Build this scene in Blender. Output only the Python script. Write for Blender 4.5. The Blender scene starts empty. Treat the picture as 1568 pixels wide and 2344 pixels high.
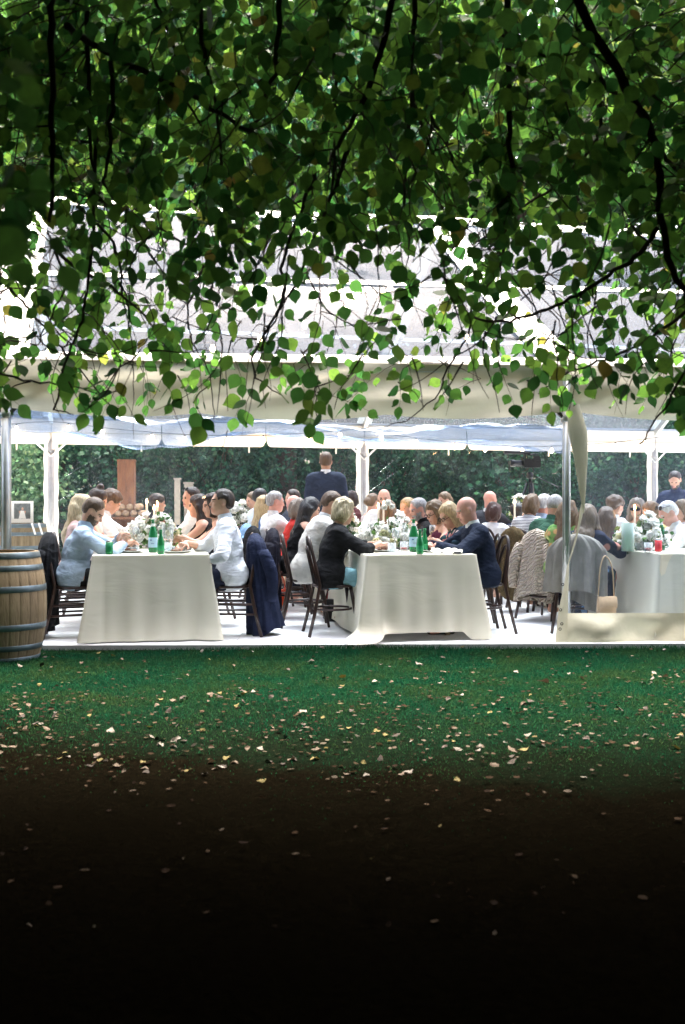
import bpy, math, random
import numpy as np
from mathutils import Vector, Matrix, Quaternion
S = bpy.context.scene
C = S.collection
R = math.radians
PI = math.pi
EYE = 1.24          # eye height over the marquee floor
FD = 2400.0         # focal length in picture units (a picture 1568 x 2344 units)

# ------------------------------------------------------------------ camera, sky, sun, exposure
cam = bpy.data.objects.new('camera', bpy.data.cameras.new('camera'))
C.objects.link(cam)
cam.location = (0, 0, EYE)
cam.rotation_euler = (R(90), 0, 0)
cam.data.sensor_fit = 'VERTICAL'
cam.data.sensor_height = 36.0
cam.data.lens = 36.0 * FD / 2344.0
cam.data.shift_y = -32.0 / 2344.0
cam.data.clip_start = 0.05
cam.data.clip_end = 400
cam.data.dof.use_dof = True
cam.data.dof.focus_distance = 9.6
cam.data.dof.aperture_fstop = 3.2
S.camera = cam
SUN_EL, SUN_AZ = R(68), R(14)     # high behind the marquee, a little to the right
W = bpy.data.worlds.new('World')
S.world = W
W.use_nodes = True
wn = W.node_tree.nodes
sky = wn.new('ShaderNodeTexSky')
sky.sky_type = 'NISHITA'
sky.sun_disc = False
sky.sun_elevation = SUN_EL
sky.sun_rotation = SUN_AZ
sky.air_density = 0.6
sky.dust_density = 8.0
sky.ozone_density = 0.3
bg = wn['Background']
W.node_tree.links.new(sky.outputs[0], bg.inputs[0])
bg.inputs[1].default_value = 0.15
sun = bpy.data.objects.new('sun', bpy.data.lights.new('sun', 'SUN'))
C.objects.link(sun)
sun.data.energy = 1.5
sun.data.angle = R(14)
sun.data.color = (1.0, 0.92, 0.80)
sd = Vector((math.sin(SUN_AZ) * math.cos(SUN_EL), math.cos(SUN_AZ) * math.cos(SUN_EL), math.sin(SUN_EL)))
sun.rotation_euler = (-sd).to_track_quat('-Z', 'Y').to_euler()
S.view_settings.view_transform = 'Standard'
S.view_settings.look = 'None'
S.view_settings.exposure = 3.4
S.view_settings.gamma = 1.0
S.view_settings.use_curve_mapping = False
S.render.engine = 'CYCLES'
S.cycles.max_bounces = 10
S.cycles.transparent_max_bounces = 24
S.cycles.use_denoising = True
S.cycles.sample_clamp_indirect = 6

# ------------------------------------------------------------------ helpers
def at(u, v, d):
    """picture unit (u, v) at a real distance d in front of the eye -> point in the place"""
    return Vector(((u - 784.0) * d / FD, d, EYE - (v - 1140.0) * d / FD))

def link(o, parent=None):
    C.objects.link(o)
    if parent is not None:
        o.parent = parent
    return o

def tag(o, label=None, cat=None, group=None, kind=None):
    if label: o['label'] = label
    if cat: o['category'] = cat
    if group: o['group'] = group
    if kind: o['kind'] = kind
    return o

def empty(name, loc=(0, 0, 0), rz=0.0, label=None, cat=None, group=None):
    o = bpy.data.objects.new(name, None)
    o.empty_display_size = 0.1
    C.objects.link(o)
    o.location = loc
    o.rotation_euler = (0, 0, rz)
    return tag(o, label, cat, group)

def copy_tree(o, parent=None):
    c = o.copy()
    C.objects.link(c)
    if parent is not None: c.parent = parent
    for ch in o.children:
        copy_tree(ch, c)
    return c

def mesh_np(name, V, F, mats, midx=None, smooth=True):
    V = np.asarray(V, np.float32).reshape(-1, 3)
    F = np.asarray(F, np.int32)
    me = bpy.data.meshes.new(name)
    n, k = F.shape
    me.vertices.add(len(V)); me.vertices.foreach_set('co', V.ravel())
    me.loops.add(n * k); me.loops.foreach_set('vertex_index', F.ravel())
    me.polygons.add(n)
    me.polygons.foreach_set('loop_start', np.arange(0, n * k, k, dtype=np.int32))
    me.polygons.foreach_set('loop_total', np.full(n, k, np.int32))
    for m in (mats if isinstance(mats, (list, tuple)) else [mats]): me.materials.append(m)
    if midx is not None: me.polygons.foreach_set('material_index', np.asarray(midx, np.int32))
    me.polygons.foreach_set('use_smooth', np.full(n, smooth, bool))
    me.update(calc_edges=True)
    return me

class MB:
    """collects simple shapes, links them as ONE mesh object"""
    def __init__(s): s.v = []; s.f = []; s.sm = []; s.mi = []
    def add(s, V, F, smooth=False, mi=0):
        o = len(s.v)
        s.v += [tuple(p) for p in V]
        for f in F:
            s.f.append(tuple(i + o for i in f)); s.sm.append(smooth); s.mi.append(mi)
        return s
    def box(s, c, sz, M=None, bev=0.0, mi=0):
        x, y, z = sz[0] / 2, sz[1] / 2, sz[2] / 2
        P = [Vector((a * x, b * y, d * z)) for d in (-1, 1) for b in (-1, 1) for a in (-1, 1)]
        if M is not None: P = [M @ p for p in P]
        P = [p + Vector(c) for p in P]
        return s.add(P, [(0, 2, 3, 1), (4, 5, 7, 6), (0, 1, 5, 4), (2, 6, 7, 3), (0, 4, 6, 2), (1, 3, 7, 5)], False, mi)
    def beam(s, a, b, w, h, mi=0, up=Vector((0, 0, 1))):
        a, b = Vector(a), Vector(b); d = (b - a); L = d.length; d.normalize()
        r = d.cross(up)
        if r.length < 1e-4: r = Vector((1, 0, 0))
        r.normalize(); n = r.cross(d)
        M = Matrix((r, d, n)).transposed()
        return s.box((a + b) / 2, (w, L, h), M, mi=mi)
    def tube(s, path, rad, n=8, cap=True, mi=0, closed=False):
        P = [Vector(p) for p in path]
        if not hasattr(rad, '__len__'): rad = [rad] * len(P)
        N = len(P); T = []
        for i in range(N):
            if closed: t = P[(i + 1) % N] - P[i - 1]
            else: t = P[min(i + 1, N - 1)] - P[max(i - 1, 0)]
            T.append(t.normalized() if t.length > 1e-9 else Vector((0, 0, 1)))
        r = T[0].cross(Vector((0.31, 0.77, 0.55))).normalized()
        V = []; F = []
        for i in range(N):
            if i: 
                r = (r - T[i] * r.dot(T[i])); r.normalize()
            b = T[i].cross(r)
            for k in range(n):
                a = 2 * PI * k / n
                V.append(P[i] + (r * math.cos(a) + b * math.sin(a)) * rad[i])
        for i in range(N if closed else N - 1):
            j = (i + 1) % N
            for k in range(n):
                l = (k + 1) % n
                F.append((i * n + k, i * n + l, j * n + l, j * n + k))
        if cap and not closed:
            F.append(tuple(range(n - 1, -1, -1))); F.append(tuple((N - 1) * n + k for k in range(n)))
        return s.add(V, F, True, mi)
    def lathe(s, prof, n=20, c=(0, 0, 0), mi=0, cap=True):
        c = Vector(c); V = []; F = []
        for (r, z) in prof:
            for k in range(n):
                a = 2 * PI * k / n
                V.append(c + Vector((r * math.cos(a), r * math.sin(a), z)))
        for i in range(len(prof) - 1):
            for k in range(n):
                l = (k + 1) % n
                F.append((i * n + k, i * n + l, (i + 1) * n + l, (i + 1) * n + k))
        if cap:
            if prof[0][0] > 1e-4: F.append(tuple(range(n - 1, -1, -1)))
            if prof[-1][0] > 1e-4: F.append(tuple((len(prof) - 1) * n + k for k in range(n)))
        return s.add(V, F, True, mi)
    def grid(s, fn, nu, nv, mi=0, smooth=True, closed=False):
        V = [Vector(fn(i / nu, j / nv)) for j in range(nv + 1) for i in range(nu + (0 if closed else 1))]
        w = nu if closed else nu + 1
        F = []
        for j in range(nv):
            for i in range(nu):
                k = (i + 1) % w if closed else i + 1
                F.append((j * w + i, j * w + k, (j + 1) * w + k, (j + 1) * w + i))
        return s.add(V, F, smooth, mi)
    def ball(s, c, r, n=10, m=6, mi=0):
        r = r if hasattr(r, '__len__') else (r, r, r)
        c = Vector(c)
        return s.grid(lambda a, b: c + Vector((r[0] * math.cos(a * 2 * PI) * math.sin(b * PI), r[1] * math.sin(a * 2 * PI) * math.sin(b * PI), -r[2] * math.cos(b * PI))), n, m, mi, True, True)
    def build(s, name, mats, parent=None, origin=None):
        me = bpy.data.meshes.new(name)
        off = Vector(origin) if origin is not None else Vector((0, 0, 0))
        me.from_pydata([tuple(Vector(p) - off) for p in s.v], [], s.f)
        for m in (mats if isinstance(mats, (list, tuple)) else [mats]): me.materials.append(m)
        me.polygons.foreach_set('use_smooth', s.sm)
        me.polygons.foreach_set('material_index', s.mi)
        me.update()
        o = bpy.data.objects.new(name, me)
        o.location = off
        return link(o, parent)

def spline(pts, n):
    """Catmull-Rom through points -> list of Vectors"""
    P = [Vector(p) for p in pts]
    if len(P) < 3: return [P[0].lerp(P[-1], i / n) for i in range(n + 1)]
    out = []
    m = len(P) - 1
    for i in range(n + 1):
        t = i / n * m; k = min(int(t), m - 1); t -= k
        p0 = P[max(k - 1, 0)]; p1 = P[k]; p2 = P[k + 1]; p3 = P[min(k + 2, m)]
        out.append(0.5 * ((2 * p1) + (p2 - p0) * t + (2 * p0 - 5 * p1 + 4 * p2 - p3) * t * t + (3 * p1 - p0 - 3 * p2 + p3) * t * t * t))
    return out

# ------------------------------------------------------------------ materials
class NT:
    def __init__(s, name):
        s.m = bpy.data.materials.new(name); s.m.use_nodes = True
        s.t = s.m.node_tree; s.t.nodes.clear()
        s.out = s.n('ShaderNodeOutputMaterial')
    def n(s, t, **kw):
        x = s.t.nodes.new(t)
        for k, v in kw.items(): setattr(x, k, v)
        return x
    def l(s, a, b): s.t.links.new(a, b)
    def tc(s, kind='Object'): return s.n('ShaderNodeTexCoord').outputs[kind]
    def mapping(s, vec, scale):
        mp = s.n('ShaderNodeMapping'); mp.inputs['Scale'].default_value = scale; s.l(vec, mp.inputs[0]); return mp.outputs[0]
    def noise(s, scale, detail=4, rough=0.55, vec=None, dist=0.0):
        x = s.n('ShaderNodeTexNoise'); x.inputs['Scale'].default_value = scale; x.inputs['Detail'].default_value = detail
        x.inputs['Roughness'].default_value = rough; x.inputs['Distortion'].default_value = dist
        s.l(vec if vec is not None else s.tc(), x.inputs['Vector']); return x.outputs[0]
    def ramp(s, fac, stops, interp='LINEAR'):
        x = s.n('ShaderNodeValToRGB'); cr = x.color_ramp; cr.interpolation = interp
        while len(cr.elements) > 1: cr.elements.remove(cr.elements[-1])
        for i, (p, c) in enumerate(stops):
            e = cr.elements[0] if i == 0 else cr.elements.new(p)
            e.position = p; e.color = (*c, 1) if len(c) == 3 else c
        s.l(fac, x.inputs[0]); return x.outputs[0]
    def mix(s, fac, a, b, mode='MIX'):
        x = s.n('ShaderNodeMix', data_type='RGBA', blend_type=mode)
        for sock, val in ((x.inputs[0], fac), (x.inputs[6], a), (x.inputs[7], b)):
            if isinstance(val, (int, float)): sock.default_value = val
            elif isinstance(val, tuple): sock.default_value = (*val, 1) if len(val) == 3 else val
            else: s.l(val, sock)
        return x.outputs[2]
    def bump(s, h, strength=0.3, dist=0.01):
        x = s.n('ShaderNodeBump'); x.inputs['Strength'].default_value = strength; x.inputs['Distance'].default_value = dist
        s.l(h, x.inputs['Height']); return x.outputs[0]
    def principled(s, col, rough=0.6, metal=0.0, nrm=None, spec=0.4, **kw):
        x = s.n('ShaderNodeBsdfPrincipled')
        if isinstance(col, tuple): x.inputs['Base Color'].default_value = (*col[:3], 1)
        else: s.l(col, x.inputs['Base Color'])
        if isinstance(rough, (int, float)): x.inputs['Roughness'].default_value = rough
        else: s.l(rough, x.inputs['Roughness'])
        x.inputs['Metallic'].default_value = metal
        x.inputs['Specular IOR Level'].default_value = spec
        for k, v in kw.items(): x.inputs[k.replace('_', ' ')].default_value = v
        if nrm is not None: s.l(nrm, x.inputs['Normal'])
        return x.outputs[0]
    def mixsh(s, fac, a, b):
        x = s.n('ShaderNodeMixShader')
        if isinstance(fac, (int, float)): x.inputs[0].default_value = fac
        else: s.l(fac, x.inputs[0])
        s.l(a, x.inputs[1]); s.l(b, x.inputs[2]); return x.outputs[0]
    def done(s, sh): s.l(sh, s.out.inputs[0]); return s.m

def plain(name, col, rough=0.6, metal=0.0, var=0.12, ns=14.0, bump=0.0, bs=60.0, trans=0.0, spec=0.4, bdist=0.006):
    """colour with a soft mottling, fine relief, optional light coming through"""
    t = NT(name)
    lo = tuple(c * (1 - var) for c in col); hi = tuple(min(1, c * (1 + var)) for c in col)
    c = t.ramp(t.noise(ns), [(0.3, lo), (0.7, hi)])
    nrm = t.bump(t.noise(bs, 3), bump, bdist) if bump else None
    sh = t.principled(c, rough, metal, nrm, spec)
    if trans:
        tr = t.n('ShaderNodeBsdfTranslucent'); t.l(c, tr.inputs[0])
        sh = t.mixsh(trans, sh, tr.outputs[0])
    return t.done(sh)

_cache = {}
def fabric(col, trans=0.0, ns=9.0):
    k = ('fab',) + tuple(round(c, 3) for c in col) + (trans,)
    if k not in _cache:
        t = NT('fabric')
        c = t.ramp(t.noise(ns), [(0.3, tuple(x * .84 for x in col)), (0.7, tuple(min(1, x * 1.1) for x in col))])
        v = t.mapping(t.tc(), (1.0, 1.0, 1.8)); w1 = t.noise(7.5, 3, .5, v, .7); w2 = t.noise(230, 2)
        ad = t.n('ShaderNodeMath', operation='MULTIPLY_ADD'); t.l(w2, ad.inputs[0]); ad.inputs[1].default_value = .06; t.l(w1, ad.inputs[2])
        sh = t.principled(c, .85, 0, t.bump(ad.outputs[0], .55, .05), .2)
        if trans:
            tr = t.n('ShaderNodeBsdfTranslucent'); t.l(c, tr.inputs[0]); sh = t.mixsh(trans, sh, tr.outputs[0])
        _cache[k] = t.done(sh)
    return _cache[k]
def skinmat(col):
    k = ('skin',) + col
    if k not in _cache:
        t = NT('skin')
        c = t.ramp(t.noise(16, 3), [(0.3, tuple(x * 0.88 for x in col)), (0.55, col), (0.8, (min(1, col[0] * 1.12), col[1] * 0.93, col[2] * 0.9))])
        _cache[k] = t.done(t.principled(c, 0.5, 0, t.bump(t.noise(120, 2), 0.15, 0.003), 0.4, Subsurface_Weight=0.12, Subsurface_Scale=0.02))
    return _cache[k]
def hairmat(col):
    k = ('hair',) + col
    if k not in _cache:
        t = NT('hair')
        v = t.mapping(t.tc(), (70, 70, 9))
        nz = t.noise(1.6, 4, 0.6, v, 0.4)
        c = t.ramp(nz, [(0.25, tuple(x * 0.45 for x in col)), (0.52, col), (0.8, tuple(min(1, x * 1.5) for x in col))])
        _cache[k] = t.done(t.principled(c, 0.42, 0, t.bump(nz, 0.7, 0.012), 0.45))
    return _cache[k]
def simple(name, col, **kw):
    k = ('s', name) + tuple(col)
    if k not in _cache: _cache[k] = plain(name, col, **kw)
    return _cache[k]
def striped(a, b, scale):
    t = NT('striped_fabric')
    w = t.n('ShaderNodeTexWave', wave_type='BANDS', bands_direction='Z'); w.inputs['Scale'].default_value = scale; w.inputs['Distortion'].default_value = 0.6
    t.l(t.tc(), w.inputs[0])
    return t.done(t.principled(t.ramp(w.outputs[1], [(0.45, a), (0.6, b)]), 0.85, 0, None, 0.2))
def floral(base, spots, scale=16.0):
    t = NT('floral_fabric')
    v = t.n('ShaderNodeTexVoronoi'); v.inputs['Scale'].default_value = scale; t.l(t.tc(), v.inputs['Vector'])
    v.inputs['Randomness'].default_value = 1
    stops = [(i / len(spots), c) for i, c in enumerate(spots)]
    sep = t.n('ShaderNodeSeparateColor'); t.l(v.outputs['Color'], sep.inputs[0])
    c1 = t.ramp(sep.outputs[0], stops, 'CONSTANT')
    d = t.ramp(v.outputs['Distance'], [(0.42, (1, 1, 1)), (0.5, (0, 0, 0))])
    return t.done(t.principled(t.mix(d, base, c1), 0.85, 0, None, 0.2))

def clear_sheet(name, milk=0.1, gloss=0.08, streak=0.15, ns=3.0, tint=(0.94, 0.97, 1.0), map_scale=(1, 1, 1), rough=0.08, fres=0.16):
    """thin clear vinyl: mostly see-through, a little cloudy, creased and shiny"""
    t = NT(name)
    vec = t.mapping(t.tc(), map_scale)
    nz = t.noise(ns, 5, 0.6, vec, 0.8)
    tr = t.n('ShaderNodeBsdfTransparent'); tr.inputs[0].default_value = (*tint, 1)
    di = t.n('ShaderNodeBsdfDiffuse'); di.inputs[0].default_value = (0.70, 0.81, 0.97, 1)
    tl = t.n('ShaderNodeBsdfTranslucent'); tl.inputs[0].default_value = (0.70, 0.81, 0.97, 1)
    gl = t.n('ShaderNodeBsdfGlossy'); gl.inputs['Roughness'].default_value = rough
    nrm = t.bump(t.noise(ns * 2.2, 3, 0.5, vec, 1.0), 0.35, 0.03)
    t.l(nrm, gl.inputs['Normal'])
    cloud = t.mixsh(0.55, di.outputs[0], tl.outputs[0])
    fac = t.ramp(nz, [(0.35, (milk,) * 3), (0.58, (milk + streak * 0.35,) * 3), (0.75, (milk + streak,) * 3)])
    a = t.mixsh(fac, tr.outputs[0], cloud)
    fr = t.n('ShaderNodeLayerWeight'); fr.inputs[0].default_value = 0.35
    mul = t.n('ShaderNodeMath', operation='MULTIPLY_ADD'); t.l(fr.outputs['Fresnel'], mul.inputs[0]); mul.inputs[1].default_value = fres; mul.inputs[2].default_value = gloss
    return t.done(t.mixsh(mul.outputs[0], a, gl.outputs[0]))

def glassy(name, col=(1, 1, 1), alpha=0.75, rough=0.03):
    """drinking glass and bottle glass, thin walls"""
    t = NT(name)
    tr = t.n('ShaderNodeBsdfTransparent'); tr.inputs[0].default_value = (*col, 1)
    p = t.principled(tuple(c * 0.8 for c in col), rough, 0, None, 0.6)
    fr = t.n('ShaderNodeLayerWeight'); fr.inputs[0].default_value = 0.5
    mul = t.n('ShaderNodeMath', operation='MULTIPLY_ADD'); t.l(fr.outputs['Facing'], mul.inputs[0]); mul.inputs[1].default_value = 0.7; mul.inputs[2].default_value = 1 - alpha
    return t.done(t.mixsh(mul.outputs[0], tr.outputs[0], p))

def glow(name, col, strength):
    t = NT(name)
    e = t.n('ShaderNodeEmission'); e.inputs[0].default_value = (*col, 1); e.inputs[1].default_value = strength
    return t.done(e.outputs[0])

def leafmat(name, stops, trans=0.4, rough=0.45, spec=0.4, patch=None):
    t = NT(name)
    g = t.n('ShaderNodeNewGeometry'); oi = t.n('ShaderNodeObjectInfo')
    ad = t.n('ShaderNodeMath', operation='ADD'); t.l(g.outputs['Random Per Island'], ad.inputs[0]); t.l(oi.outputs['Random'], ad.inputs[1])
    fr = t.n('ShaderNodeMath', operation='FRACT'); t.l(ad.outputs[0], fr.inputs[0])
    c = t.ramp(fr.outputs[0], stops)
    c = t.mix(t.ramp(t.noise(40, 2), [(0.35, (0, 0, 0)), (0.75, (0.5, 0.5, 0.5))]), c, tuple(x * 0.6 for x in stops[0][1]))
    if patch:
        c = t.mix(t.ramp(t.noise(patch[0], 4, .6), [(.42, (0, 0, 0)), (.68, (.85, .85, .85))]), c, patch[1])
    p = t.principled(c, rough, 0, None, spec)
    tr = t.n('ShaderNodeBsdfTranslucent')
    hs = t.n('ShaderNodeHueSaturation'); hs.inputs['Value'].default_value = 1.9; hs.inputs['Saturation'].default_value = 1.0; hs.inputs['Hue'].default_value = 0.486
    t.l(c, hs.inputs['Color']); t.l(hs.outputs[0], tr.inputs[0])
    return t.done(t.mixsh(trans, p, tr.outputs[0]))

M = {}
M['white_vinyl'] = plain('white_vinyl', (0.72, 0.69, 0.62), 0.5, 0, 0.06, 3, 0.25, 14, 0.25, 0.4, 0.03)
M['cream_vinyl'] = plain('cream_vinyl', (0.50, 0.47, 0.34), 0.6, 0, 0.06, 2.5, 0.4, 4.5, 0.3, 0.3, 0.05)
M['alu'] = plain('aluminium', (0.55, 0.56, 0.55), 0.38, 0.85, 0.12, 8, 0.1, 40)
M['alu_inner'] = plain('grey_aluminium', (0.30, 0.30, 0.30), 0.5, 0.6, 0.12, 8, 0.1, 40)
M['dark_steel'] = plain('dark_steel', (0.06, 0.055, 0.05), 0.5, 0.5, 0.2)
M['clear_roof'] = clear_sheet('clear_roof', 0.046, 0.0, 0.03, 0.7, (0.27, 0.33, 0.40), (1, 1, 1), 0.08, 0.10)
M['clear_wall'] = clear_sheet('clear_wall', 0.004, 0.0, 0.035, 1.4, (0.92, 0.97, 0.98), (1.0, 1.0, 0.35))
M['clear_curtain'] = clear_sheet('clear_curtain', 0.028, 0.01, 0.045, 1.2, (0.9, 0.95, 1.0), (1.5, 1, 0.3))
M['clear_roll'] = clear_sheet('clear_roll', 0.06, 0.035, 0.24, 5.0, (0.60, 0.68, 0.80), (0.6, 1, 2.5), 0.18)
M['table_linen'] = None
M['wood_dark'] = None
# ------------------------------------------------------------------ ground, lawn, floor
rng = np.random.default_rng(7)
random.seed(7)
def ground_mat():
    t = NT('lawn_soil_shade')
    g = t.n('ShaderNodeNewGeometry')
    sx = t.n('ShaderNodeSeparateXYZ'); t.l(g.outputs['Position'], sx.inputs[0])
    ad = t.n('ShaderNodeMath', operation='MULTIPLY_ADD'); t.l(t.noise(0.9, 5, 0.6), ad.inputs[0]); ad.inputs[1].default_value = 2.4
    ax = t.n('ShaderNodeMath', operation='MULTIPLY_ADD'); t.l(sx.outputs[0], ax.inputs[0]); ax.inputs[1].default_value = 0.22; t.l(sx.outputs[1], ax.inputs[2]); t.l(ax.outputs[0], ad.inputs[2])  # edge tilted so the painted fade of light starts sooner at left
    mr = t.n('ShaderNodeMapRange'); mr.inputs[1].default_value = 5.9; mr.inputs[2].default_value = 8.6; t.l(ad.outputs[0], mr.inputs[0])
    soil = t.ramp(t.noise(30, 6), [(0.3, (0.0017, 0.0014, 0.0008)), (0.7, (0.0042, 0.0034, 0.0019))])  # soil pushed near black: tree shade put into its colour
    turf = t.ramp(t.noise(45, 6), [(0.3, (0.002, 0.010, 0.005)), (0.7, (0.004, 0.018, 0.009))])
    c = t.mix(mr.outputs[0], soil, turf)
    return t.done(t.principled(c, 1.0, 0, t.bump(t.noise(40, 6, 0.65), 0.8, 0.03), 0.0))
def gz(x, y): return -0.045 + 0.012 * math.sin(x * 1.7 + y * 0.9) + 0.008 * math.sin(y * 3.1 - x * 0.6)
xs = np.concatenate([np.linspace(-150, -8, 12), np.linspace(-7.8, 7.8, 79), np.linspace(8, 150, 12)])
ys = np.concatenate([np.linspace(-150, -4, 12), np.linspace(-3.8, 9.0, 65), np.linspace(9.2, 250, 14)])
GV = [(x, y, gz(x, y) if (abs(x) < 7.9 and -4 < y < 8.6) else -0.05) for y in ys for x in xs]
nx_ = len(xs)
GF = [(j * nx_ + i, j * nx_ + i + 1, (j + 1) * nx_ + i + 1, (j + 1) * nx_ + i) for j in range(len(ys) - 1) for i in range(nx_ - 1)]
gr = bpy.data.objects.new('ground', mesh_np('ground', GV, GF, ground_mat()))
tag(link(gr), 'lawn and soil ground under the trees, tree shade painted into the soil', kind='structure')

def front_y(x): return 8.84 + 0.022 * (x + 2.6)      # front edge of the white floor
# grass blades
def grass_blades():
    n = 270000
    x = rng.uniform(-4.4, 4.4, n); y = 3.6 + 5.35 * rng.random(n) ** 0.75
    keep = np.abs(x) < 0.9 + y * 0.38
    edge = 8.84 + 0.022 * (x + 2.6) - 0.015
    keep &= y < edge + 0.03 * rng.standard_normal(n) * 0.4
    pat = np.sin(x * 2.3 + 1.3 * np.sin(y * 1.9)) * 0.5 + np.sin(x * 5.1 - y * 3.7) * 0.3
    keep &= (y + 0.22 * x + 0.5 * pat + 0.75 * rng.standard_normal(n)) > 5.5  # blades thin out along the same painted fade of light
    x, y = x[keep], y[keep]; n = len(x)
    z = -0.05 + 0.012 * np.sin(x * 1.7 + y * 0.9) + 0.008 * np.sin(y * 3.1 - x * 0.6)
    h = rng.uniform(0.012, 0.036, n) * np.clip((y - 3.4) / 3.2, .35, 1) * (1 + 0.35 * (y > edge[keep] - 0.12)); a = rng.uniform(0, 2 * PI, n); w = rng.uniform(0.0015, 0.0032, n)
    ln = rng.uniform(0.2, 1.1, n) * h; b = rng.uniform(0, 2 * PI, n)
    V = np.empty((n, 5, 3), np.float32)
    ca, sa = np.cos(a) * w, np.sin(a) * w
    lx, ly = np.cos(b) * ln, np.sin(b) * ln
    V[:, 0] = np.stack([x - ca, y - sa, z - 0.005], 1); V[:, 1] = np.stack([x + ca, y + sa, z - 0.005], 1)
    V[:, 2] = np.stack([x + ca * .8 + lx * .35, y + sa * .8 + ly * .35, z + h * .6], 1); V[:, 3] = np.stack([x - ca * .8 + lx * .35, y - sa * .8 + ly * .35, z + h * .6], 1)
    V[:, 4] = np.stack([x + lx, y + ly, z + h], 1)
    i = np.arange(n)[:, None] * 5
    F = np.concatenate([i + np.array([[0, 1, 2]]), i + np.array([[0, 2, 3]]), i + np.array([[3, 2, 4]])], 0)
    m = leafmat('grass_blade', [(0.0, (0.0035, 0.028, 0.0145)), (0.5, (0.0055, 0.043, 0.022)), (0.85, (0.009, 0.050, 0.022)), (1.0, (0.03, 0.04, 0.018))], 0.3, 0.9, 0.0, (1.7, (0.020, 0.040, 0.012)))
    o = bpy.data.objects.new('grass', mesh_np('grass', V.reshape(-1, 3), F, m))
    tag(link(o), 'short green lawn grass in front of the marquee', 'grass', kind='stuff')
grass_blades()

# white floor laid in panels
TILT = R(10)
EX = Vector((math.cos(TILT), math.sin(TILT), 0)); EY = Vector((-math.sin(TILT), math.cos(TILT), 0))
M['floor'] = plain('white_floor', (0.80, 0.80, 0.80), 0.55, 0, 0.035, 5, 0.08, 60, 0, 0.35)
M['floor_base'] = plain('floor_base', (0.35, 0.35, 0.34), 0.8)
b = MB()
b.add([(-7.5, front_y(-7.5), -0.045), (8.5, front_y(8.5), -0.045), (9.5, 20, -0.045), (-9.5, 17, -0.045), (-7.5, front_y(-7.5), -0.006), (8.5, front_y(8.5), -0.006), (9.5, 20, -0.006), (-9.5, 17, -0.006)],
      [(4, 5, 6, 7), (0, 1, 5, 4), (1, 2, 6, 5), (2, 3, 7, 6), (3, 0, 4, 7)])
floor = tag(b.build('floor', M['floor_base']), 'white panel floor inside the marquee', kind='structure')
PWm = {}
for i in range(-6, 7):
    for j in range(6):
        x0, x1 = i * 1.22 + 0.3, i * 1.22 + 1.22 + 0.3
        if x0 > 8.0 or x1 < -7.2: continue
        def py(x, k): return front_y(x) + 0.002 + k * 1.30
        b = MB()
        g = 0.0025
        P = [(x0 + g, py(x0, j) + g), (x1 - g, py(x1, j) + g), (x1 - g, py(x1, j + 1) - g), (x0 + g, py(x0, j + 1) - g)]
        dz = random.uniform(-0.001, 0.001)
        V = [(p[0], p[1], -0.006) for p in P] + [(p[0], p[1], -0.001 + dz) for p in P]
        b.add(V, [(4, 5, 6, 7), (0, 1, 5, 4), (1, 2, 6, 5), (2, 3, 7, 6), (3, 0, 4, 7)])
        b.build('floor_panel', M['floor'], floor)

# ------------------------------------------------------------------ the marquee
F1 = Vector((-2.872, 8.95, 0)); F2 = Vector((2.009, 9.40, 0)); Fd = F2 - F1
FP = [F1 - Fd, F1, F2, F2 + Fd]
B1 = Vector((-4.335, 15.6, 0)); B2 = Vector((0.34, 17.0, 0)); B3 = Vector((5.47, 18.4, 0))
BP = [B1 - (B2 - B1), B1, B2, B3, B3 + (B3 - B2)]
EZ = 2.40
RZ = 4.74
RP = [(FP[i] + BP[i]) / 2 + Vector((0, 0, RZ)) for i in range(4)]
up = Vector((0, 0, 1))
tent = empty('marquee', (0, 12.5, 0), 0, 'large white framed marquee with clear roof standing over the dinner tables', 'marquee')
TO = Vector((0, 12.5, 0))
def tb(b, name, mats):
    o = b.build(name, mats, tent)
    o.location = -TO
    return o
def E(p, z=EZ): return Vector((p.x, p.y, z))
# poles and braces
def pole(p, r, h, leg, dark):
    b = MB(); b.tube([p + up * 0.0, p + up * h], r, 10)
    for a in range(4):        # extruded flutes along the pole
        q = Vector((math.cos(a * PI / 2 + .4), math.sin(a * PI / 2 + .4), 0)) * r
        b.tube([p + q + up * 0.01, p + q + up * h], 0.007, 5)
    b.box(p + up * 0.01, (0.16, 0.16, 0.02))
    b.lathe([(r + .012, 0.0), (r + .014, 0.05), (r + .002, 0.06)], 10, p + up * (h * 0.80))
    tb(b, 'pole', M['alu_inner'] if leg else M['alu'])
for p in FP: pole(p, 0.036, EZ, False, True)
for p in BP: pole(p, 0.04, EZ, True, False)
fd = Fd.normalized(); bd = (B3 - B1).normalized(); fin = Vector((-fd.y, fd.x, 0)); bout = Vector((-bd.y, bd.x, 0))
for p in FP:
    for sgn in (-1, 1):
        b = MB(); b.beam(p + up * 1.93, p + fd * sgn * 0.42 + up * 2.36, 0.03, 0.03); tb(b, 'brace', M['dark_steel'])
for p in BP:
    for sgn in (-1, 1):
        b = MB(); b.tube([p + up * 1.86 - bout * .04, p + bd * sgn * 0.56 + up * 2.38 - bout * .04], 0.016, 6); tb(b, 'brace', M['alu'])
    b = MB()       # gathered white leg curtain behind each back pole
    b.grid(lambda a, c: p + bd * (a - 0.5) * (0.21 + 0.012 * math.sin(c * 31)) + bout * (0.05 + 0.012 * math.sin(a * 26 + c * 3)) + up * (0.02 + c * 2.1), 16, 30)
    tb(b, 'leg_curtain', M['white_vinyl'])
# beams
b = MB()
for i in range(3): b.beam(E(FP[i], EZ), E(FP[i + 1], EZ), 0.06, 0.10)
tb(b, 'eave_beam', M['alu'])
b = MB()
for i in range(4): b.beam(E(BP[i], EZ), E(BP[i + 1], EZ), 0.06, 0.10)
tb(b, 'eave_beam', M['alu'])
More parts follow.
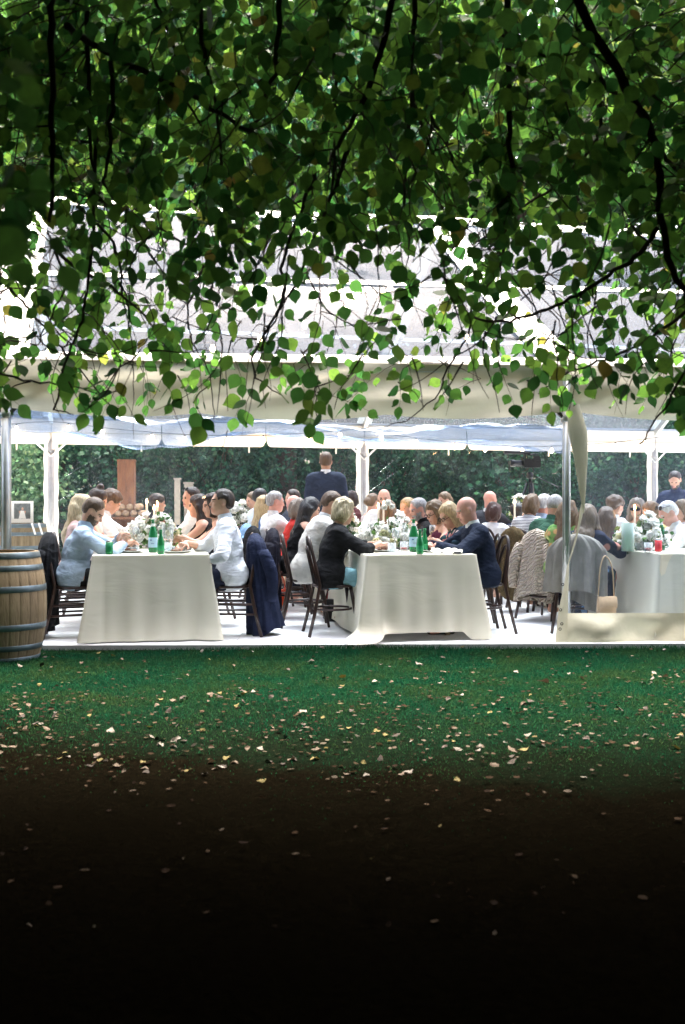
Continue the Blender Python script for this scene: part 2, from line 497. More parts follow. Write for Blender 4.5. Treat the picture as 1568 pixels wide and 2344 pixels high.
# roof: clear panels, white webbing over rafters, purlin and ridge
def roofpt(i, s, back, t):
    """bay i, s along bay, t up the slope 0..1"""
    A = E(FP[i] if not back else BP[i]); A2 = E(FP[i + 1] if not back else BP[i + 1])
    p = A.lerp(A2, s).lerp(RP[i].lerp(RP[i + 1], s), t)
    return p - up * 0.09 * math.sin(PI * s) * math.sin(PI * min(1, (t % 0.5) * 2)) - up * 0.06 * math.sin(PI * t)
for i in range(3):
    for back in (False, True):
        for half in (0, 1):
            b = MB()
            b.grid(lambda a, c: roofpt(i, a, back, (half + c) / 2) + up * (0.006 * math.sin(9 * a + 5 * c + i) + 0.004 * math.sin(31 * a - 14 * c)), 24, 10)
            tb(b, 'roof_panel', M['white_vinyl'] if (i == 0 and not back) else M['clear_roof'])
def strip(name, pts, w, side, mat, lift=0.012, seam=True):
    b = MB()
    n = len(pts)
    for k in range(n - 1):
        d = side * (w / 2)
        for o0, o1, dz in (((-1, 0, 0), (0, 1, 0.006)) if False else ((-1, -0.03, 0.0), (0.03, 1, 0.0), (-0.05, 0.05, 0.010))):
            b.add([pts[k] + d * o0 + up * (lift + dz), pts[k] + d * o1 + up * (lift + dz), pts[k + 1] + d * o1 + up * (lift + dz), pts[k + 1] + d * o0 + up * (lift + dz)], [(0, 1, 2, 3)])
    tb(b, name, mat)
for i in range(4):
    for back in (False, True):
        A = E(FP[i] if not back else BP[i])
        strip('rafter_strip', [A.lerp(RP[i], t / 10) - up * 0.06 * math.sin(PI * t / 10) for t in range(11)], 0.36 if not back else 0.24, fd, M['white_vinyl'], 0.02)
        b = MB(); b.beam(A - up * 0.06, RP[i] - up * 0.06, 0.06, 0.09); tb(b, 'rafter', M['alu'])
for i in range(3):
    for back in (False, True):
        strip('purlin_strip', [roofpt(i, s / 10, back, 0.5) for s in range(11)], 0.11, (RP[1] - E(F1)).normalized(), M['white_vinyl'], 0.016)
b = MB()
for i in range(3):
    b.grid(lambda a, c: RP[i].lerp(RP[i + 1], a) + fin * (c - 0.5) * 0.34 + up * (0.05 - abs(c - 0.5) * 0.26 - 0.04 * math.sin(PI * a)), 10, 6)
tb(b, 'ridge_cap', M['white_vinyl'])
# valances
def front_valance(i):
    A, B_ = E(FP[i]), E(FP[i + 1])
    def f(a, c):
        sag = 0.05 * math.sin(PI * ((a * 3) % 1)) ** 0.8
        z = 0.035 - c * (0.42 + 0.05 * math.sin(PI * a) + sag)
        fold = 0.05 * math.sin(c * PI) * math.sin(6.3 * a * 2 + 1.6 * math.sin(c * 5 + a * 9)) + 0.02 * math.sin(23 * a + 6 * c) * c
        return A.lerp(B_, a) - fin * (0.05 + 0.03 * c + fold) + up * z
    b = MB(); b.grid(f, 110, 12); tb(b, 'valance', M['cream_vinyl'])
    b = MB()
    b.grid(lambda a, c: A.lerp(B_, a) - fin * (0.055 - 0.06 * c + 0.004) + up * (0.02 + 0.075 * math.sin(c * PI * 0.5)), 40, 4)
    tb(b, 'eave_strip', M['white_vinyl'])
for i in range(3): front_valance(i)
def back_valance(i):
    A, B_ = E(BP[i]), E(BP[i + 1])
    n = 3
    for k in range(n):      # separate flaps with rounded corners meeting at notches
        def f(a, c):
            s = (k + a * 0.992 + 0.004) / n
            e = min(a, 1 - a) * (A - B_).length / n
            r = 0.09
            drop = 0.36 if e > r else 0.36 - r + math.sqrt(max(0, r * r - (r - e) ** 2))
            return A.lerp(B_, s) - bout * (0.05 + 0.012 * math.sin(14 * s + c * 4) + 0.008 * math.sin(40 * s) * c) + up * (0.0 - c * drop)
        b = MB(); b.grid(f, 48, 6); tb(b, 'valance_flap', M['white_vinyl'])
    for s in (0.27, 0.61, 0.9):
        b = MB(); q = A.lerp(B_, s) - bout * 0.09 + up * -0.3; b.box(q - up * 0.07, (0.022, 0.004, 0.17)); tb(b, 'strap', M['white_vinyl'])
for i in range(4): back_valance(i)
# hem tape along the back valance
b = MB()
for i in range(4): b.beam(E(BP[i], EZ - 0.19) - bout * 0.075, E(BP[i + 1], EZ - 0.19) - bout * 0.075, 0.004, 0.012)
tb(b, 'hem_tape', M['cream_vinyl'])
# clear back walls
for i in range(4):
    A, B_ = E(BP[i], 0), E(BP[i + 1], 0)
    def f(a, c):
        w = 0.03 * math.sin(PI * a) * math.sin(11 * a + 7 * (1 - c) * (0.5 - a)) + 0.015 * math.sin(40 * a * (0.4 + 0.6 * c) + 4 * c)
        return A.lerp(B_, a) + bout * (0.10 + w) + up * (0.02 + c * 2.1)
    b = MB(); b.grid(f, 60, 16); tb(b, 'clear_wall', M['clear_wall'])
# bright tension creases of the vinyl running from the pole tops
b = MB()
for i, sg in ((1, 1), (2, -1), (2, 1), (2, 1), (1, 1)):
    p = BP[i]; k = random.uniform(0.55, 1.15); L = random.uniform(0.5, 1.3); s0 = random.uniform(0.05, 0.35)
    a = p + bd * sg * s0 + up * (1.35 + s0 * k + random.uniform(-.25, .1)) + bout * 0.045
    e = a + bd * sg * L * 0.7 + up * L * 0.6 * k
    if e.z > 2.1: e = a.lerp(e, (2.1 - a.z) / (e.z - a.z))
    b.tube([a, a.lerp(e, 0.4) + up * 0.02, e], [0.001, 0.0035, 0.001], 4)
tb(b, 'vinyl_crease', M['clear_wall'])
# the rolled-up clear front curtain sagging under the eave
def swag(i, z0, z1, seed):
    A, B_ = E(FP[i], 0), E(FP[i + 1], 0)
    def f(a, c):
        ph = c * 2 * PI
        zc = z0 + (z1 - z0) * a - 0.06 * math.sin(PI * a) + 0.035 * math.sin(a * 17 + seed) - 0.03 * math.sin(a * 9.0)
        ry = 0.05 + 0.012 * math.sin(a * 29 + 2 * ph + seed)
        rz = 0.085 + 0.035 * math.sin(a * 7 + seed) + 0.022 * math.sin(ph * 3 + a * 24) + 0.014 * math.sin(ph * 5 - a * 47)
        return A.lerp(B_, a) + fin * (0.03 + ry * math.cos(ph)) + up * (zc + rz * math.sin(ph))
    b = MB(); b.grid(f, 150, 18, closed=False); tb(b, 'rolled_clear_curtain', M['clear_roll'])
swag(1, 1.93, 1.82, 0.4); swag(0, 1.95, 1.90, 2.0)
# right bay: hanging clear curtain with vinyl border and skirt (front right of the place)
def cp(u, v, d): return at(u, v, d)
def curtain():
    def px(v):          # left edge of the vinyl border at picture height v (as hung)
        return float(np.interp(v, [985, 1030, 1130, 1225, 1300, 1340, 1400, 1475], [1304, 1322, 1333, 1318, 1296, 1290, 1277, 1270]))
    def wl(v):          # left edge of the clear window
        return float(np.interp(v, [985, 1030, 1080, 1175, 1240, 1290, 1405], [1340, 1336, 1334.5, 1334, 1318, 1302, 1299.5]))
    def dep(v): return float(np.interp(v, [960, 1200, 1400, 1475], [9.36, 9.28, 9.10, 9.02]))
    X1 = 1900
    def slope(u): return (u - 1290) / 600 * 0.12
    b = MB()
    def f(a, c):
        v = 940 + c * (1405 - 940); l = wl(v); u = l + a * (X1 - l)
        p = at(u, v, dep(v) + slope(u))
        return p + Vector((0, 0.03 * math.sin(a * 30 + 3 * c) * (1 - abs(2 * c - 1)) * 0.6 + 0.008 * math.sin(a * 90), 0))
    b.grid(f, 70, 24); tb(b, 'clear_curtain', M['clear_curtain'])
    b = MB()
    def f(a, c):
        v = 985 + c * (1478 - 985); l = px(v); r = wl(min(v, 1405)); r = max(r, l + 1.5)
        u = l + a * (r - l)
        return at(u, v, dep(v) + slope(u)) + Vector((0, -0.012 - 0.018 * math.sin(a * PI) * math.sin(c * 9 + 1), 0))
    b.grid(f, 8, 50); tb(b, 'curtain_border', M['cream_vinyl'])
    b = MB()
    def f(a, c):
        v = 1403 + c * (1480 - 1403); l = 1298; u = l + a * (X1 - l)
        fold = 0.05 * math.sin(c * PI) * (math.sin(a * 9 + 2.2 * c) + 0.5 * math.sin(a * 23 - 3 * c)) + 0.02 * math.sin(a * 41 + 5 * c) * c
        return at(u, v + 3 * math.sin(a * 7) * c, dep(v) + slope(u)) + Vector((0, -0.015 - fold, 0))
    b.grid(f, 90, 14); tb(b, 'curtain_skirt', M['cream_vinyl'])
    for (u, v) in ((1288, 1338), (1283, 1396), (1282, 1440), (1286, 1428)):
        b = MB(); p = at(u, v, dep(v) - 0.035); b.tube([p + Vector((math.cos(k * PI / 4) * .011, 0, math.sin(k * PI / 4) * .011)) for k in range(8)], 0.004, 5, closed=True); tb(b, 'eyelet', M['dark_steel'])
    # rolled vinyl tail hanging from the front pole head
    b = MB()
    def f(a, c):
        v = 925 + c * 250; w = float(np.interp(v, [925, 985, 1040, 1110, 1175], [14, 22, 17, 9, 1.5])); uc = float(np.interp(v, [925, 985, 1040, 1175], [1312, 1322, 1329, 1336]))
        ph = a * 2 * PI
        p = at(uc + w * math.cos(ph), v, 9.30)
        return p + Vector((0, 0.04 * (1 - c) * math.sin(ph), 0))
    b.grid(f, 14, 16, closed=True); tb(b, 'curtain_tail', M['cream_vinyl'])
curtain()

# ------------------------------------------------------------------ festoon lights
M['bulb'] = glow('warm_bulb', (1.0, 0.62, 0.30), 14.0)
M['cable'] = plain('black_cable', (0.02, 0.02, 0.02), 0.6)
def festoon(pts, nb, label):
    o = empty('festoon_light', pts[0], 0, label, 'string lights', 'festoon lights hung inside the marquee')
    path = spline(pts, 40)
    b = MB(); b.tube(path, 0.006, 5)
    c = b.build('cable', M['cable'], o); c.location = -Vector(pts[0])
    for k in range(nb):
        p = path[int((k + 0.5) / nb * 40)]
        b = MB(); b.lathe([(0.012, 0.0), (0.014, -0.03), (0.010, -0.035)], 8, p); h = b.build('lamp_holder', M['cable'], o); h.location = -Vector(pts[0])
        b = MB(); b.lathe([(0.010, -0.035), (0.024, -0.065), (0.026, -0.085), (0.016, -0.11), (0.001, -0.118)], 10, p); h = b.build('bulb', M['bulb'], o); h.location = -Vector(pts[0])
def sagline(a, b_, sag, n=7): return [Vector(a).lerp(Vector(b_), i / n) - up * sag * math.sin(PI * i / n) for i in range(n + 1)]
festoon(sagline(E(BP[0], 2.34) - bout * .25, E(BP[1], 2.36) - bout * .25, .14) + sagline(E(BP[1], 2.36) - bout * .25, E(BP[2], 2.36) - bout * .25, 0.16)[1:], 16, 'string of warm bulbs along the back eave by the left pole')
festoon(sagline(E(F1, 2.7) + fin * 1.0, at(940, 620, 12.4), 0.35), 8, 'string of warm bulbs running up inside the clear roof')
festoon(sagline(at(860, 640, 12.2), at(1290, 760, 11.6), 0.3), 7, 'string of warm bulbs beside the slanting white roof strip')
festoon(sagline(E(BP[2], 2.30) - bout * .3, E(BP[3], 2.30) - bout * .3, .2), 9, 'string of warm bulbs seen through the hanging clear curtain')
# ------------------------------------------------------------------ trees behind the marquee
M['bark'] = plain('bark', (0.07, 0.05, 0.035), 0.9, 0, 0.35, 12, 0.8, 25, 0, 0.1, 0.03)
M['bark_dark'] = plain('bark_dark', (0.035, 0.026, 0.02), 0.9, 0, 0.3, 14, 0.6, 30, 0, 0.1, 0.02)
LEAFM = [leafmat('leaf_teal', [(0, (0.008, 0.034, 0.022)), (0.5, (0.015, 0.060, 0.034)), (0.9, (0.034, 0.095, 0.047)), (1, (0.065, 0.125, 0.06))], 0.35, .6, .1),
         leafmat('leaf_mid', [(0, (0.02, 0.06, 0.02)), (0.5, (0.04, 0.11, 0.03)), (0.9, (0.07, 0.15, 0.035)), (1, (0.14, 0.17, 0.04))], 0.4),
         leafmat('leaf_pale', [(0, (0.04, 0.09, 0.05)), (0.6, (0.07, 0.14, 0.07)), (1, (0.12, 0.18, 0.08))], 0.4, .6, .15),
         leafmat('leaf_lime', [(0, (0.012, 0.05, 0.018)), (0.5, (0.032, 0.10, 0.028)), (0.85, (0.07, 0.15, 0.035)), (1, (0.17, 0.21, 0.05))], 0.45)]
def rand_frames(n, up_bias=0.0):
    d = rng.standard_normal((n, 3)); d[:, 2] -= up_bias
    d /= np.linalg.norm(d, axis=1)[:, None]
    e = rng.standard_normal((n, 3)); e -= d * (e * d).sum(1)[:, None]; e /= np.linalg.norm(e, axis=1)[:, None]
    return d, e, np.cross(d, e)
def leaf_cloud(P, size, up_bias=0.4, plainq=False):
    """folded 6-point leaves at points P"""
    n = len(P); d, e, f = rand_frames(n, up_bias)
    if plainq:
        s = (size * rng.uniform(0.7, 1.3, n))[:, None]
        V = np.stack([P, P + d * s * .45 + e * s * .40, P + d * s, P + d * s * .45 - e * s * .40], 1)
        return V.reshape(-1, 3), np.arange(n)[:, None] * 4 + np.array([[0, 1, 2, 3]])
    s = (size * rng.uniform(0.7, 1.3, n))[:, None]
    V = np.empty((n, 6, 3), np.float32)
    V[:, 0] = P; V[:, 3] = P + d * s
    V[:, 1] = P + d * s * .35 + e * s * .38 + f * s * .08; V[:, 2] = P + d * s * .72 + e * s * .27 + f * s * .06
    V[:, 5] = P + d * s * .35 - e * s * .38 + f * s * .08; V[:, 4] = P + d * s * .72 - e * s * .27 + f * s * .06
    i = np.arange(n)[:, None] * 6
    F = np.concatenate([i + np.array([[0, 1, 2, 3]]), i + np.array([[0, 3, 4, 5]])], 0)
    return V.reshape(-1, 3), F
def clumps(c, r, nb, per, br, shell=0.45):
    c = np.array(c); r = np.array(r)
    u = rng.standard_normal((nb, 3)); u /= np.linalg.norm(u, axis=1)[:, None]
    B = u * (shell + (1 - shell) * rng.random((nb, 1))) * r
    q = rng.standard_normal((nb, per, 3)) * np.array([1, 1, .7]) * br * rng.uniform(0.6, 1.3, (nb, 1, 1))
    return (c + B[:, None, :] + q).reshape(-1, 3), c + B
def tree(x, y, h, cr, zc, lm, label, size=0.22, nb=70, per=55, name='broadleaf_tree', trunk_r=0.22, group='trees growing behind the marquee', cat='tree', br=0.55):
    o = empty(name, (x, y, -0.05), 0, label, cat, group)
    b = MB()
    top = h * 0.8
    path = [Vector((0.12 * math.sin(k * 1.3 + x), 0.1 * math.sin(k * 1.7 + y), top * k / 8)) for k in range(9)]
    b.tube(path, [trunk_r * (1.25 - k / 8) if k else trunk_r * 1.5 for k in range(9)], 9)
    P, BC = clumps((0, 0, zc), cr, nb, per, br)
    for q in BC[:: max(1, len(BC) // 12)]:
        k = random.randint(3, 6); s = path[k]
        b.tube(spline([s, s.lerp(Vector(q), 0.5) + Vector((0, 0, 0.3)), Vector(q)], 5), [trunk_r * .35 * (1 - i / 6.5) for i in range(6)], 5)
    b.build('trunk', M['bark'], o)
    P = P[P[:, 2] > 0.05]
    V, F = leaf_cloud(P, size, plainq=True)
    link(bpy.data.objects.new('crown', mesh_np('crown', V, F, LEAFM[lm], smooth=False)), o)
    return o
TREES = [(-11.5, 27, 17, (4.6, 4, 6.5), 10.0, 1, 'tall bushy tree at the far left behind the marquee, mid green'),
         (-5.6, 30, 18, (4.6, 4, 7.5), 10.5, 3, 'tall dark tree rising behind the marquee left of centre'),
         (-0.2, 27.5, 17, (4.2, 4, 7.0), 9.5, 1, 'tall green tree rising behind the standing man'),
         (3.0, 33, 20, (5, 4, 8), 12, 1, 'very tall dark tree far behind the central back pole'),
         (-9.0, 34, 20, (5, 4, 8), 12, 1, 'very tall dark tree far behind the left back pole'),
         (5.2, 30, 18, (4.6, 4, 7.5), 10.3, 3, 'tall dark tree rising behind the marquee right of centre'),
         (10.2, 28, 17, (4.6, 4, 7.0), 9.8, 1, 'tall green tree behind the hanging clear curtain at right'),
         (15.5, 31, 17, (4.6, 4, 7.0), 9.6, 0, 'tall dark tree at the far right behind the marquee')]
for (x, y, h, cr, zc, lm, lab) in TREES:
    tree(x, y, h, cr, zc, lm, lab, 0.19, 170, 75, br=0.75)
SHR = [(-9.6, 21.5, 2.6, (1.5, 1.0, 1.35), 2, 'pale leafy shrub behind the picture frame at left'),
       (-7.3, 20.8, 2.9, (1.6, 1.0, 1.5), 2, 'pale green bush between the left back pole and the rusty chimney'),
       (-4.8, 22.5, 3.4, (1.7, 1.0, 1.7), 0, 'dark green bush behind the rusty chimney'),
       (-2.6, 22.0, 3.6, (1.6, 1.0, 1.8), 0, 'dark bush behind the dark haired guests, left of the tree trunk'),
       (1.0, 23.0, 3.6, (1.7, 1.0, 1.8), 0, 'dark bush right behind the standing man in the navy suit'),
       (3.6, 22.2, 3.7, (1.7, 1.0, 1.85), 0, 'dark bush right of the central back pole'),
       (6.3, 22.8, 3.6, (1.8, 1.0, 1.8), 0, 'bush behind the video camera on its tripod'),
       (8.9, 23.2, 3.6, (1.8, 1.0, 1.8), 0, 'dark bush seen through the hanging clear curtain'),
       (11.8, 23.5, 3.6, (1.8, 1.0, 1.8), 0, 'dark bush at the far right edge behind the clear curtain')]
for (x, y, h, cr, lm, lab) in SHR:
    tree(x, y, h * .6, cr, h / 2, lm, lab, 0.105, 100, 85, 'shrub', 0.06, 'shrubs behind the marquee', 'shrub', 0.34)
# one bare trunk standing in front of the dark bushes
o = empty('broadleaf_tree', (-1.2, 22.3, -0.05), 0, 'thick dark tree trunk standing behind the back wall, left of the standing man', 'tree', 'trees growing behind the marquee')
b = MB(); b.tube([(0, 0, 0), (0.02, 0, 0.5), (0.0, 0, 2.0), (0.05, 0, 4.5), (0.2, 0, 8)], [0.36, 0.26, 0.22, 0.20, 0.15], 12); b.build('trunk', M['bark_dark'], o)
P, BC = clumps((0, 0.5, 8.2), (2.6, 2.2, 3.8), 50, 60, 0.6)
V, F = leaf_cloud(P, 0.20, plainq=True); link(bpy.data.objects.new('crown', mesh_np('crown', V, F, LEAFM[0], smooth=False)), o)
# far wood that closes the view; then unseen leaf screens added to block light
def wood(name, x0, x1, y0, y1, z1, n, size, lm, label, keep=None):
    P = np.stack([rng.uniform(x0, x1, n), rng.uniform(y0, y1, n), z1 * rng.random(n) ** 1.1], 1)
    hmax = z1 * (0.78 + 0.2 * np.sin(P[:, 0] * 0.55 + 1) * np.sin(P[:, 0] * 0.21)); P = P[P[:, 2] < hmax]
    if keep is not None: P = P[keep(P)]
    V, F = leaf_cloud(P, size, plainq=True)
    o = bpy.data.objects.new(name, mesh_np(name, V, F, LEAFM[lm], smooth=False)); tag(link(o), label, 'wood', kind='stuff')
wood('far_wood', -38, 42, 34, 42, 30, 50000, 0.9, 0, 'dark wood far behind the marquee')
wood('near_leaf_screen', -13, 13, -13, -8, 9, 16000, 0.8, 0, 'unseen leaf screen behind the eye, added to block light')
wood('side_leaf_screen', -12.5, -6.5, -9, 6.0, 8, 9500, 0.8, 0, 'unseen leaf screen left of the lawn, added to block side light')
wood('side_leaf_screen', 6.5, 12.5, -9, 6.0, 8, 9500, 0.8, 0, 'unseen leaf screen right of the lawn, added to block side light')

# ------------------------------------------------------------------ the overhanging tree
LEAFC = leafmat('overhang_leaf', [(0, (0.010, 0.047, 0.012)), (0.35, (0.024, 0.085, 0.016)), (0.75, (0.048, 0.122, 0.018)), (0.955, (0.070, 0.150, 0.022)), (0.992, (0.12, 0.13, 0.022)), (1, (0.13, 0.10, 0.022))], 0.55, 0.55, 0.08)
ot = empty('overhanging_tree', (2.2, -1.5, -0.05), 0, 'big dark tree whose leafy branches hang over the lawn from above', 'tree')
OO = Vector((2.2, -1.5, -0.05))
def otl(o): o.location = -OO; return o
b = MB(); b.tube(spline([(2.2, -1.5, -.05), (2.15, -1.4, 1.0), (2.0, -1.1, 2.6), (1.5, -0.4, 4.2), (0.8, 0.6, 5.4)], 14), [0.34 - 0.013 * k for k in range(15)], 12)
otl(b.build('trunk', M['bark_dark'], ot))
def ov(v, dmin=3.2, dmax=6.6): return 0
GRIDV = [(0, [.985] * 16)] * 6
DM = np.array([[.98] * 16] * 6 + [
 [.85, .45, .7, .85, .9, .85, .92, .95, .92, .92, .92, .95, .92, .88, .92, .95],
 [.8, .8, .85, .9, .9, .85, .85, .9, .75, .6, .8, .85, .6, .75, .9, .95],
 [.75, .85, .8, .85, .85, .6, .7, .5, .4, .6, .55, .85, .4, .55, .85, .95],
 [.5, .7, .7, .6, .45, .55, .35, .4, .2, .4, .6, .75, .35, .5, .7, .9],
 [.35, .45, .6, .35, .35, .4, .35, .5, .4, .25, .6, .55, .15, .6, .75, .85],
 [.75, .7, .65, .75, .65, .5, .35, .35, .45, .4, .55, .5, .5, .55, .55, .75],
 [.6, .5, .5, .5, .35, .6, .2, .5, .35, .2, .12, .35, .45, .38, .4, .5],
 [.0, .0, .15, .03, .14, .0, .0, .26, .0, .0, .0, .05, .26, .0, .10, .22]])
# limbs: (path of picture points, distance start, distance end, radius start, radius end) ; they carry the sprays
LIMBS = [
 ([(1290, -60), (1370, 90), (1450, 230), (1500, 330), (1512, 480), (1530, 590), (1580, 700), (1620, 800)], 4.0, 4.6, .020, .012),
 ([(1506, 520), (1460, 585), (1408, 617), (1333, 667), (1258, 708), (1183, 731), (1103, 733), (1062, 708), (1047, 670), (1012, 627)], 4.3, 5.0, .011, .004),
 ([(1163, -40), (1163, 250), (1168, 387), (1158, 487), (1153, 577), (1138, 627), (1107, 668)], 4.2, 4.8, .013, .004),
 ([(1323, 60), (1378, 190), (1449, 236), (1504, 351), (1509, 501)], 4.6, 4.6, .010, .007),
 ([(1373, 200), (1368, 311), (1283, 416), (1198, 472), (1133, 532)], 4.9, 5.2, .011, .004),
 ([(216, 300), (216, 507), (198, 667), (186, 728), (155, 818), (124, 926), (133, 940), (165, 948)], 4.4, 4.7, .008, .003),
 ([(120, -40), (120, 150), (122, 351), (112, 512)], 3.7, 3.9, .014, .007),
 ([(123, 562), (145, 652), (120, 720), (85, 790)], 4.6, 4.9, .007, .003),
 ([(125, 560), (150, 595), (216, 632), (281, 677), (331, 722), (371, 783), (391, 828)], 4.5, 5.2, .010, .003),
 ([(240, 460), (346, 512), (411, 552), (481, 587)], 4.9, 5.4, .009, .004),
 ([(800, 330), (777, 402), (732, 517), (687, 627), (637, 718), (592, 803)], 4.6, 5.0, .011, .003),
 ([(720, 400), (692, 472), (647, 597), (652, 667), (617, 748), (577, 818), (592, 868), (640, 905)], 4.7, 5.1, .010, .003),
 ([(221, 512), (266, 567), (281, 647), (300, 740)], 4.8, 5.0, .008, .003),
 ([(150, 60), (211, 100), (321, 160), (431, 216), (541, 281), (652, 346), (752, 381)], 3.8, 4.8, .014, .007),
 ([(251, 120), (256, 321), (236, 426)], 4.0, 4.3, .010, .006),
 ([(200, 20), (206, 250), (218, 451)], 4.2, 4.4, .010, .006),
 ([(340, -40), (366, 25), (401, 120), (420, 220), (470, 300)], 4.5, 4.9, .009, .005),
 ([(461, -30), (466, 120), (496, 240), (511, 391), (530, 470)], 4.3, 4.8, .010, .005),
 ([(640, -40), (632, 150), (602, 240), (560, 330)], 4.1, 4.6, .012, .005),
 ([(762, -40), (767, 200), (765, 400), (740, 500)], 4.4, 4.9, .010, .005),
 ([(905, -40), (857, 165), (792, 300), (760, 360)], 4.0, 4.4, .014, .007),
 ([(947, -40), (942, 200), (927, 451), (940, 560)], 4.3, 4.9, .012, .005),
 ([(1062, 65), (1148, 80), (1250, 130), (1400, 130)], 4.6, 4.8, .009, .006),
 ([(960, 210), (1007, 300), (1052, 391), (1082, 476), (1130, 560), (1200, 640)], 4.8, 5.3, .009, .004),
 ([(1509, 346), (1564, 406), (1600, 480)], 4.5, 4.7, .010, .006),
 ([(1590, 700), (1510, 760), (1440, 800), (1360, 830), (1290, 860), (1230, 905)], 4.5, 5.3, .009, .003),
 ([(1600, 780), (1550, 880), (1500, 960), (1465, 1020)], 4.3, 4.6, .007, .003),
 ([(1080, 700), (1070, 770), (1020, 850), (1000, 905), (930, 960), (880, 975)], 5.0, 5.3, .006, .002),
 ([(700, 620), (740, 700), (800, 740), (880, 790), (960, 830)], 5.2, 5.6, .005, .002),
 ([(520, 985), (505, 1030), (470, 1085), (450, 1118)], 4.7, 4.7, .0022, .0014),
 ([(0, 640), (60, 700), (110, 760), (170, 830), (230, 900), (280, 960)], 4.9, 5.2, .007, .0025),
 ([(-40, 850), (60, 870), (160, 885), (240, 905)], 4.3, 4.7, .006, .002),
 ([(470, 600), (430, 700), (440, 780), (480, 860), (490, 960)], 5.0, 5.0, .006, .002),
 ([(690, 800), (720, 880), (725, 970)], 5.0, 4.9, .004, .002)]
limb_pts = []
LP = []
for (pts, d0, d1, r0, r1) in LIMBS:
    n = len(pts)
    w = [at(u, v, d0 + (d1 - d0) * i / (n - 1)) for i, (u, v) in enumerate(pts)]
    path = spline(w, n * 4)
    m = len(path)
    path = [p + Vector((random.gauss(0, .004), random.gauss(0, .01), random.gauss(0, .004))) for p in path]
    b = MB(); b.tube(path, [r0 + (r1 - r0) * i / (m - 1) for i in range(m)], 7)
    otl(b.build('branch', M['bark_dark'], ot))
    LP += [(p.x, p.y, p.z) for p in path]
LPA = np.array(LP)
# sprays: drooping twigs with alternate ovate leaves
twV = MB()
BND = ([-400, 0, 60, 110, 170, 220, 290, 330, 400, 440, 490, 520, 560, 600, 640, 690, 725, 770, 800, 860, 905, 950, 1010, 1050, 1110, 1160, 1200, 1240, 1300, 1340, 1400, 1440, 1480, 1520, 1568, 2000], [960, 975, 950, 930, 955, 990, 985, 955, 945, 970, 1010, 985, 975, 910, 935, 985, 1015, 990, 975, 965, 980, 915, 945, 905, 950, 990, 1030, 1010, 985, 915, 930, 960, 1025, 1000, 1065, 1000])
leafT = []      # (pos, dir, side, normal, size)
def spray(base, L, nleaf, droop, thin):
    d = Vector((random.gauss(0, .6), random.gauss(0, .5), -droop + random.gauss(0, .35))).normalized()
    p = Vector(base); path = [p.copy()]
    for k in range(4):
        d = (d + Vector((random.gauss(0, .22), random.gauss(0, .2), -0.16 + random.gauss(0, .12)))).normalized()
        p = p + d * L / 4; path.append(p.copy())
    twV.tube(path, [thin * (1 - .16 * k) for k in range(5)], 3, cap=False)
    for k in range(nleaf):
        t = (k + 0.6) / nleaf * 4; i = min(int(t), 3); q = path[i].lerp(path[i + 1], t - i); td = (path[i + 1] - path[i]).normalized()
        side = td.cross(Vector((0, 1, 0)) + Vector((random.gauss(0, .3), 0, random.gauss(0, .3)))).normalized() * (1 if k % 2 else -1)
        ld = (td * random.uniform(.2, .8) + side * random.uniform(.5, 1.0) + Vector((0, random.gauss(0, .3), -0.35))).normalized()
        if k == nleaf - 1: ld = (td + Vector((0, 0, -.2))).normalized()
        nrm = Vector((random.gauss(0, .7), -1.0 if random.random() < .64 else random.gauss(0, .6), random.gauss(.55, .5)))
        nrm = (nrm - ld * nrm.dot(ld)).normalized()
        sz = random.triangular(.040, .106, .070)
        lv = 1140 - (q.z - EYE) * FD / q.y + 20; lu = 784 + q.x * FD / q.y
        if lv < np.interp(lu, BND[0], BND[1]): leafT.append((q + ld * 0.012, ld, nrm, sz))
    return path[0]
def link_twig(p, mx=0.55):
    """thin twig from the spray up to the nearest limb"""
    dv = LPA - np.array(p); dv[:, 2] -= 0.12
    dist = np.linalg.norm(dv * np.array([1, .6, 1]), axis=1); i = int(dist.argmin()); q = Vector(LPA[i])
    if dist[i] > mx: q = Vector(p) + (q - Vector(p)) * (mx / dist[i]) + Vector((0, 0, .12))
    mid = Vector(p).lerp(q, .5) + Vector((random.gauss(0, .03), random.gauss(0, .03), .03 + random.gauss(0, .03)))
    pa = spline([p, mid, q], 5)
    twV.tube(pa, [.0018 + .0005 * k for k in range(6)], 3, cap=False)
CW, CH = 98.0, 75.0
for j in range(14):
    for i in range(-6, 22):
        c = DM[j, min(max(i, 0), 15)]
        if i < -1 or i > 16: c = max(c, .6) if j < 11 else 0
        if c <= 0: continue
        layers = 2 if j >= 8 else 3
        for ly in range(layers):
            dl, dh = ((4.3, 5.2), (5.2, 6.4), (3.6, 4.3))[ly]
            cc = (.80, .66, .42)[ly] * (1.12 if j < 2 else 1) if j < 6 else ((c * .80, .5 * c, .2)[ly] if j < 8 else (c * .76, c * .44)[ly])
            dm = (dl + dh) / 2
            area = (0.066 * FD / dm) ** 2 * 0.50
            nl = -math.log(1 - min(cc, .97)) * CW * CH / area
            per = 5.0
            ns = nl / per; ns = int(ns) + (random.random() < ns % 1)
            for _ in range(ns):
                u = (i + random.random()) * CW; v = (j - 0.35 + random.random()) * CH - 20
                if j >= 12: v -= 25
                d = random.uniform(dl, dh)
                p = at(u, v - random.uniform(0, 25), d)
                spray(p, random.uniform(.14, .30), random.randint(4, 6), 0.75, .0023)
                if random.random() < (.8 if j >= 6 else .25): link_twig(p)
for k in range(9):        # a few very near leaves, blurred, at the upper left and right edges
    u, v = random.choice([(0, 420), (10, 60), (30, 300), (30, 470), (60, 380)]); spray(at(u + random.gauss(-25, 20), v + random.gauss(0, 25), random.uniform(1.7, 2.2)), .12, 3, .6, .0014)
